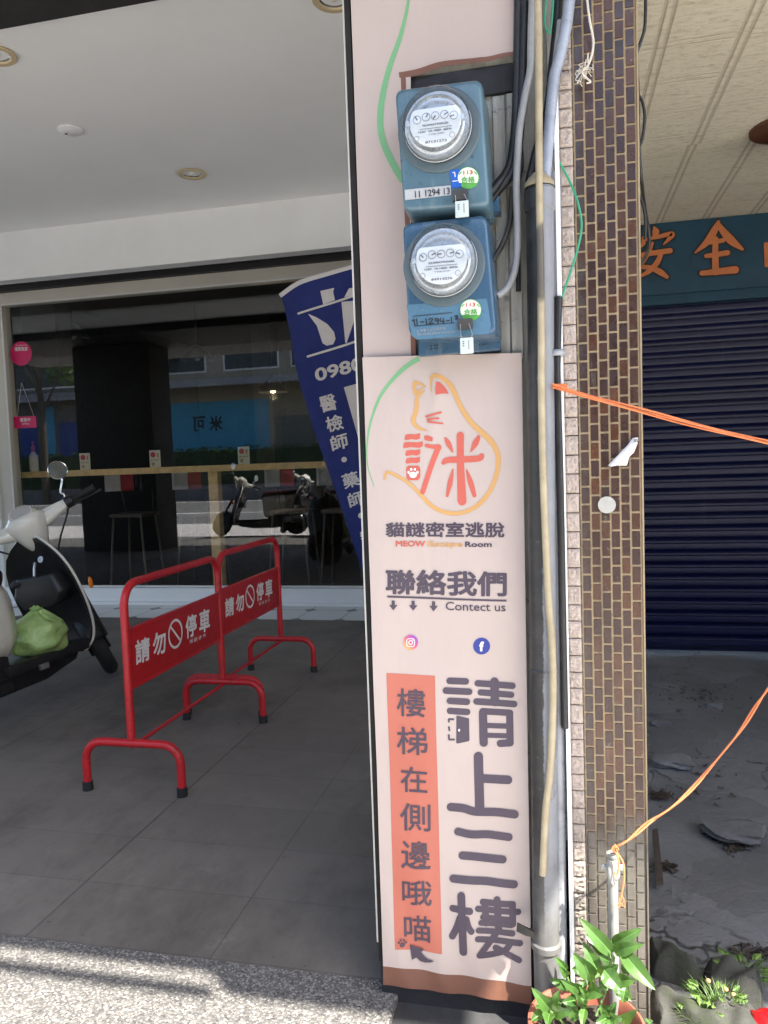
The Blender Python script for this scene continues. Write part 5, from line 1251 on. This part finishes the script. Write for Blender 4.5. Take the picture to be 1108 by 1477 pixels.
# ------------------------------------------------------------------ scooter
HEAD = math.radians(87); LEAN = -math.radians(9.5)
SC = Vector((-2.625, 3.88, 0))-Vector((math.cos(HEAD)*.60, math.sin(HEAD)*.60, 0))
scoot = thing('parked_scooter', SC, 'parked cream and black scooter with dark red seat beside red barrier', 'scooter')
scoot.rotation_euler = (Matrix.Rotation(HEAD, 3, 'Z') @ Matrix.Rotation(LEAN, 3, 'X')).to_euler()
ST = math.radians(43); RK = math.radians(26)
axis = Vector((-math.sin(RK), 0, math.cos(RK))); piv = Vector((.36, 0, .80))
RS = Matrix.Rotation(ST, 3, axis)
def steer(m):
    m.v = [piv+RS @ (q-piv) for q in m.v]; return m
def L(m, name, mat, parent=scoot, **k): return m.build(name, mat, parent, local=True, **k)
R_ = .215
# front wheel
def wheel(cx, steered):
    m = MB(); prof = []
    for k in range(13):
        a = -PI*.62+PI*1.24*k/12; prof.append((R_-.042+.042*math.cos(a), .042*math.sin(a)))
    m.lathe(prof+prof[:1], (cx, 0, R_), (0, 1, 0), 44)
    if steered: steer(m)
    w_ = L(m, 'wheel', 'tyre')
    m = MB(); m.lathe([(R_-.05, -.028), (R_-.075, -.024), (.05, -.02), (.04, -.04), (.001, -.04)], (cx, 0, R_), (0, 1, 0), 32); m.lathe([(R_-.05, .028), (R_-.075, .024), (.05, .02), (.04, .04), (.001, .04)], (cx, 0, R_), (0, 1, 0), 32)
    if steered: steer(m)
    L(m, 'rim', 'black_plastic', w_)
wheel(.62, True); wheel(-.62, False)
m = MB()
def fen(u, v):
    a = math.radians(-20+200*u); s_ = (v-.5)*2; r = R_+.025-.03*s_*s_; return (.62+r*math.cos(a), .062*s_, R_+r*math.sin(a))
m.grid(fen, 24, 8); L(steer(m), 'front_fender', 'black_plastic', solid=.004)
for s_ in (-1, 1):
    m = MB(); m.tube([(.60, s_*.062, R_), (.50, s_*.062, .48), (.43, s_*.045, .62)], [.017, .02, .02], 12); L(steer(m), 'fork_leg', 'black_plastic')
# leg shield with inner face and glove box
SH = [(.20, .10, .43), (.25, .155, .455), (.32, .185, .46), (.42, .205, .44), (.52, .212, .41), (.62, .208, .375), (.70, .19, .345), (.77, .155, .315), (.82, .11, .295), (.86, .06, .28)]   # z, half width, x
def shield(off, sh):
    rings = []
    for z, hw, x in SH:
        rings.append([Vector((x+off+.075*(t/1.0)**2*-1*(hw/.21), hw*t*sh, z)) for t in [-1+2*k/16 for k in range(17)]])
    return rings
m = MB(); A = shield(.0, 1); Bk = shield(.045, .98)
m.loft(A, cap=False, closed=False); m.loft([list(reversed(r)) for r in Bk], cap=False, closed=False)
for s_ in (0, 16): m.loft([[A[i][s_], Bk[i][s_]] for i in range(len(A))], cap=False, closed=False)
m.loft([[A[-1][k], Bk[-1][k]] for k in range(17)], cap=False, closed=False)
L(m, 'leg_shield', 'black_plastic', smooth=50)
m = MB(); e = [A[i][0]+Vector((.02, -.004, 0)) for i in range(len(A))]; e2 = [A[i][16]+Vector((.02, .004, 0)) for i in range(len(A))]
m.tube(smoothpath(e+[Vector((.30, 0, .875))]+e2[::-1], 4), .0075, 10); L(m, 'shield_trim', 'cream_paint')
m = MB(); m.loft([[Vector((x, y*s_, z+dz)) for y, dz in ((-.17, 0), (-.13, .10), (.13, .10), (.17, 0), (.12, -.07), (-.12, -.07))] for x, s_, z in ((.40, 1, .58), (.30, 1, .565), (.265, .93, .56), (.25, .8, .555))]); L(m, 'glove_box', 'black_plastic', bevel=.012, smooth=60)
m = MB(); m.lathe([(.036, 0), (.036, .012), (.028, .016), (.001, .016)], (.265, .12, .635), (-.6, 0, .8), 24); L(m, 'cup_holder', 'rubber')
m = MB(); m.tube([(.27, -.02, .73), (.255, -.02, .70), (.245, -.02, .66)], .007, 8); m.lathe([(.018, 0), (.018, .012), (.001, .013)], (.278, -.06, .74), (-1, 0, .2), 16); L(m, 'bag_hook', 'steel')
m = MB(); m.ball((.43, -.214, .565), .026, 14, 8, (.7, .35, 1.3)); L(m, 'indicator', 'amber')
m = MB(); m.loft([[Vector((x, y, z)) for y, z in ((-.17*s_, .27), (.17*s_, .27), (.165*s_, .215), (-.165*s_, .215))] for x, s_ in ((.44, .7), (.38, 1), (.1, 1), (-.12, 1.05), (-.2, .95))]); L(m, 'floorboard', 'black_plastic', bevel=.015)
m = MB(); m.loft([[Vector((x, y*s_, z)) for y, z in ((-.14, .214), (.14, .214), (.10, zl), (-.10, zl))] for x, s_, zl in ((.36, .8, .17), (.1, 1, .13), (-.3, 1, .13))]); L(m, 'belly_pan', 'black_plastic', bevel=.012)
# headset, bars, dial
def ell(x, y0, hx, hy, z, n=20, sq=2.6):
    out = []
    for k in range(n):
        a = 2*PI*k/n; c, s_ = math.cos(a), math.sin(a); out.append(Vector((x+hx*math.copysign(abs(c)**(2/sq), c), y0+hy*math.copysign(abs(s_)**(2/sq), s_), z)))
    return out
m = MB(); m.loft([ell(.345, 0, .035, .045, .80), ell(.335, 0, .05, .062, .83), ell(.325, 0, .07, .085, .88), ell(.318, 0, .085, .105, .93), ell(.315, 0, .09, .11, .965), ell(.318, 0, .08, .098, .985), ell(.322, 0, .05, .07, .993)])
L(steer(m), 'headset_cover', 'cream_paint', smooth=70)
for s_ in (-1, 1):
    m = MB(); m.loft([[Vector((x+.6*hz*math.cos(a), s_*y, z+hz*math.sin(a))) for a in [2*PI*k/14 for k in range(14)]] for x, y, z, hz in ((.315, .06, .935, .052), (.305, .12, .938, .044), (.285, .18, .945, .034), (.27, .225, .95, .026))]); L(steer(m), 'bar_cover', 'cream_paint', smooth=70)
    m = MB(); m.lathe([(.03, 0), (.034, .006), (.034, .04), (.02, .044)], (.27, s_*.222, .95), (-.1, s_*1, .03), 18); L(steer(m), 'switch_box', 'black_plastic')
    m = MB(); m.tube([(.262, s_*.262, .952), (.245, s_*.385, .957)], [.0175, .0175], 14); m.lathe([(.02, 0), (.02, .01), (.015, .014)], (.244, s_*.383, .957), (-.13, s_*1, .03), 14, capb=True); L(steer(m), 'grip', 'rubber')
    m = MB(); m.tube(smoothpath([(.30, s_*.24, .945), (.315, s_*.29, .94), (.30, s_*.36, .935), (.285, s_*.415, .935)], 5), .006, 8); m.ball((.284, s_*.418, .935), .009, 10, 6); L(steer(m), 'brake_lever', 'black_plastic')
    m = MB(); m.tube(smoothpath([(.28, s_*.235, .975), (.275, s_*.24, 1.0), (.285, s_*.232, 1.02), (.27, s_*.265, 1.065), (.27, s_*.275, 1.085)], 5), .006, 10); ms = L(steer(m), 'mirror', 'chrome')
    c = Vector((.262, s_*.275, 1.13)); d = Vector((-.95, s_*.12, -.1))
    m = MB(); m.lathe([(.0, .0), (.03, -.02), (.047, -.014), (.052, -.002), (.050, .002), (.046, .0)], c, -d*-1, 32); L(steer(m), 'mirror_shell', 'chrome', ms)
    m = MB(); m.lathe([(.0465, .0012), (.001, .0016)], c, d, 32); L(steer(m), 'mirror_glass', 'mirror', ms)
m = MB(); m.loft([[Vector((x, y*s_, z)) for y, z in ((-.09, z0), (.09, z0), (.07, z1), (-.07, z1))] for x, s_, z0, z1 in ((.26, .8, .975, .988), (.30, 1, .983, 1.012), (.34, .9, .985, 1.018))]); L(steer(m), 'dial_housing', 'cream_paint', bevel=.01, smooth=60)
m = MB(); m.lathe([(.062, 0), (.062, .006), (.055, .008)], (.272, 0, 1.005), (-.75, 0, .75), 28); L(steer(m), 'dial_bezel', 'cream_paint')
m = MB(); m.lathe([(.055, .0062), (.001, .007)], (.272, 0, 1.005), (-.75, 0, .75), 28); L(steer(m), 'dial_face', 'plate_steel')
m = MB(); m.lathe([(.009, 0), (.009, .004), (.001, .004)], (.285, 0, .862), (-1, 0, .15), 14); L(steer(m), 'key_switch', 'rubber')
for s_ in (-1, 1):
    m = MB(); m.tube(smoothpath([(.30, s_*.235, .94), (.36, s_*.20, .90), (.40, s_*.12, .82), (.39, s_*.06, .74)], 6), .005, 8); L(steer(m), 'brake_cable', 'rubber')
m = MB(); m.tube(smoothpath([(.325, -.10, .80), (.335, -.14, .70), (.352, -.155, .60)], 5), .003, 6); m.tube(smoothpath([(.325, .10, .80), (.335, .14, .70), (.352, .155, .60)], 5), .003, 6); L(m, 'panel_seam', 'black_trim')
# seat, body, rear
m = MB(); m.loft([ell(-.12, 0, .02, .09, .72), ell(-.16, 0, .05, .12, .75)]); m.v = []; m.f = []; m.r = []
rings = []
for x, hw, zt in ((-.03, .05, .70), (-.06, .105, .745), (-.14, .135, .765), (-.3, .15, .768), (-.5, .15, .775), (-.66, .135, .785), (-.74, .09, .765), (-.77, .04, .74)):
    rings.append([Vector((x, hw*math.cos(a), (zt-.035 if math.sin(a) > 0 else zt-.05)+(.038 if math.sin(a) > 0 else .045)*math.sin(a))) for a in [2*PI*k/18 for k in range(18)]])
m.loft(rings); L(m, 'seat', 'seat', smooth=70)
m = MB(); rings = []
for x, hw, z0, z1 in ((-.06, .10, .40, .66), (-.08, .145, .32, .675), (-.16, .17, .28, .685), (-.35, .175, .33, .69), (-.55, .165, .42, .70), (-.75, .13, .52, .71), (-.86, .07, .60, .70)):
    rings.append([Vector((x, hw*math.copysign(abs(math.cos(a))**.6, math.cos(a)), (z0+z1)/2+(z1-z0)/2*math.copysign(abs(math.sin(a))**.7, math.sin(a)))) for a in [2*PI*k/20 for k in range(20)]])
m.loft(rings); L(m, 'rear_body', 'cream_paint', smooth=70)
m = MB(); m.ball((-.86, 0, .64), .05, 14, 8, (.4, 1.1, .7)); L(m, 'tail_light', 'sticker_red')
m = MB(); m.box(-.45, -.15, -.13, .13, .14, .34); L(m, 'engine', 'black_plastic', bevel=.03)
m = MB(); m.lathe([(.02, 0), (.05, .03), (.055, .3), (.03, .33)], (-.42, -.17, .24), (-1, 0, .15), 20, capa=True, capb=True); L(m, 'muffler', 'steel')
m = MB(); m.tube([(.02, .15, .20), (-.02, .28, .0)], .008, 8); L(m, 'side_stand', 'steel')
m = MB(); m.box(-.03, .03, -.19, -.172, .20, .23); L(m, 'footpeg', 'steel', bevel=.004)

for (x, y, a, lb_) in ((-4.0, .15, 200, 'cream scooter parked on the street pavement, mirrored under the counter'), (-5.0, .1, 165, 'cream scooter parked at the kerb, mirrored beside the counter post')):
    dup(scoot, (x, y, 0.004), lb_, 'scooters parked on the street side', rot=(Matrix.Rotation(math.radians(a), 3, 'Z') @ Matrix.Rotation(LEAN, 3, 'X')).to_euler())
# green bag on the floorboard
RM = Matrix.Rotation(HEAD, 3, 'Z') @ Matrix.Rotation(LEAN, 3, 'X')
bc = SC+RM @ Vector((.12, -.06, .27))
t = thing('plastic_bag', bc, 'knotted pale green plastic bag resting on the scooter floorboard', 'bag')
bm = bmesh.new(); bmesh.ops.create_icosphere(bm, subdivisions=5, radius=1)
r = random.Random(3); wv = [(Vector((r.gauss(0, 1), r.gauss(0, 1), r.gauss(0, 1))).normalized()*r.uniform(2, 6), r.uniform(0, 6), r.uniform(.008, .028)) for _ in range(14)]
for v in bm.verts:
    n_ = v.co.copy(); d = 1+sum(a*math.sin(k.dot(n_)*1.6+p) for k, p, a in wv)
    up = max(0, n_.z); d *= 1+.25*up**6; pinch = 1-.72*max(0, (n_.z-.55)/.45)**1.2
    ang = math.atan2(n_.y, n_.x); d *= 1+.05*up*math.sin(9*ang)
    v.co = Vector((n_.x*d*.155*pinch, n_.y*d*.145*pinch, max(-.09, n_.z*d*.115)+.09))
m = MB(); m.add([v.co+bc for v in bm.verts], [[v.index for v in f.verts] for f in bm.faces]); bm.free(); m.build('body', 'bag', t, smooth=60)
m = MB(); kc = bc+Vector((0, 0, .212))
for k in range(7):
    a = k*.9; m.add([kc+Vector((.008*math.cos(a), .008*math.sin(a), 0)), kc+Vector((.03*math.cos(a-.3), .03*math.sin(a-.3), .03+.012*math.sin(k*3))), kc+Vector((.034*math.cos(a+.4), .034*math.sin(a+.4), .02)), kc+Vector((.008*math.cos(a+.7), .008*math.sin(a+.7), 0))], [(0, 1, 2, 3)])
m.ball(kc, .016, 12, 8); m.build('knot', 'bag', t, fixn=False)

# ------------------------------------------------------------------ across the street (seen as reflections in the window)
def house(name, x0, x1, y, h, mat, label, shutters, wins, eave):
    t = thing(name, ((x0+x1)/2, y, 0), label, 'house', 'houses across the street')
    boxes('wall', mat, t, (x0, x1, y-6, y, -.13, h), bevel=.02)
    for a, b, z0, z1, mt in shutters: boxes('shutter', mt, t, (a, b, y-.02, y+.03, z0, z1), bevel=.01)
    for a, b, z0, z1 in wins:
        wf = boxes('window', 'white_wall', t, (a-.08, b+.08, y, y+.04, z0-.08, z1+.08)); boxes('pane', 'dark_window', wf, (a, b, y+.041, y+.05, z0, z1))
    if eave:
        m = MB(); z0, d = eave
        for k in range(int((x1-x0)/.25)):
            xx = x0+k*.25; m.add([(xx, y+.05, z0+.5), (xx+.125, y+.05, z0+.56), (xx+.25, y+.05, z0+.5), (xx+.25, y+d, z0), (xx+.125, y+d, z0+.06), (xx, y+d, z0)], [(0, 1, 4, 5), (1, 2, 3, 4)])
        m.build('awning', 'corrugated', t, smooth=0)
    return t
house('street_house', -32, -19, -20, 8.6, 'grey_far', 'grey house across the street mirrored at left of the window', [(-31, -26.6, -.1, 4.4, 'shop_blue'), (-26.4, -24.4, .4, 3.6, 'shutter_far'), (-24.2, -23.4, -.1, 4.4, 'shop_blue'), (-23.2, -20, .4, 3.6, 'shutter_far')], [(-30.5, -27, 5.3, 6.6), (-26, -22, 5.3, 6.6)], (4.5, 1.2))
hb = house('street_house', -18.8, -8, -20, 9.5, 'beige_far', 'beige house across the street with blue ground floor and bright awning', [(-18.2, -12.5, -.1, 4.2, 'shop_blue'), (-12.2, -10.4, -.1, 3.4, 'olive'), (-10.2, -8.3, -.1, 4.2, 'shop_blue')], [(-18, -15.5, 5.6, 7.4), (-14.5, -12, 5.6, 7.4), (-11.3, -9, 5.6, 7.4)], (4.7, 1.6))
house('street_house', -7.8, 6, -20, 10.5, 'grey_far', 'grey house across the street with brown front', [(-7, -3, -.1, 3.6, 'olive'), (-2, 3, -.1, 3.6, 'shutter_far')], [(-6, -3, 5.2, 7), (-1, 2, 5.2, 7)], (4.4, 1.2))
house('street_house', 6.2, 24, -20, 9, 'beige_far', 'pale house across the street at the right', [(8, 12, -.1, 3.6, 'shutter_far'), (14, 20, -.1, 3.6, 'grey_wall')], [(8, 11, 5, 7), (14, 17, 5, 7)], (4.2, 1.2))
sfh = lambda a, b, o: (lambda q: Vector((q.x, -19.96+o, q.z)))(at(a, b, Y=32.4))
m = MB(); text_on(m, '米', ((322, 599), (303, 600), (303, 622), (322, 621)), sfh, .03, .004); text_on(m, '可', ((297, 600), (278, 601), (278, 623), (297, 622)), sfh, .03, .004); m.build('lettering', 'black_trim', hb)
def leafmass(m, fn, n, s, r):
    for i in range(n):
        c = fn(r); a, b = r.uniform(0, 6.28), r.uniform(-1, 1); u = Vector((math.cos(a), math.sin(a), b)).normalized()*s*r.uniform(.6, 1.2); v = u.cross(Vector((r.gauss(0, 1), r.gauss(0, 1), r.gauss(0, 1)))).normalized()*s*.5
        m.cur = r.random(); m.add([c-u, c+v, c+u, c-v], [(0, 1, 2, 3)])
r = random.Random(11)
t = thing('hedge', (-14, -16.9, 0), 'trimmed dark green hedge along the far side of the road', 'hedge')
boxes('planter', 'grey_far', t, (-34, 8, -17.5, -16.6, -.12, .5)); boxes('core', 'hedge_leaf', t, (-33.9, 7.9, -17.4, -16.7, .51, 1.9))
m = MB(); leafmass(m, lambda r: Vector((r.uniform(-34, 8), r.uniform(-17.55, -16.5), r.uniform(.5, 2.05))), 9000, .10, r); m.build('foliage', 'hedge_leaf', t, rnd=True, smooth=0, fixn=False)
def tree(x, y, h, cr, label, seed):
    r = random.Random(seed); t = thing('street_tree', (x, y, 0), label, 'tree', 'street trees')
    m = MB(); m.tube([(x, y, -.13), (x+.05, y, h*.4), (x-.08, y+.05, h*.75)], [.17, .13, .07], 12)
    for k in range(6):
        a = k*1.05; m.tube([(x, y, h*(.38+.05*k)), (x+math.cos(a)*cr*.5, y+math.sin(a)*cr*.5, h*(.6+.05*k)), (x+math.cos(a)*cr*.8, y+math.sin(a)*cr*.8, h*(.72+.04*k))], [.06, .04, .02], 8)
    m.build('trunk', 'bark', t)
    cl = [(Vector((x+r.gauss(0, cr*.45), y+r.gauss(0, cr*.45), h*.8+r.gauss(0, cr*.35))), cr*r.uniform(.25, .45)) for _ in range(16)]
    def fn(r):
        c, q = r.choice(cl); d = Vector((r.gauss(0, 1), r.gauss(0, 1), r.gauss(0, 1))).normalized(); return c+d*q*r.random()**.4
    m = MB(); leafmass(m, fn, 5000, .11, r); m.build('crown', 'tree_leaf', t, rnd=True, smooth=0, fixn=False)
tree(-21.3, -16.2, 9.5, 2.4, 'leafy street tree at the far left across the road', 1); tree(-4.5, -16.1, 6.8, 1.3, 'slim street tree before the brown fronted house', 2)
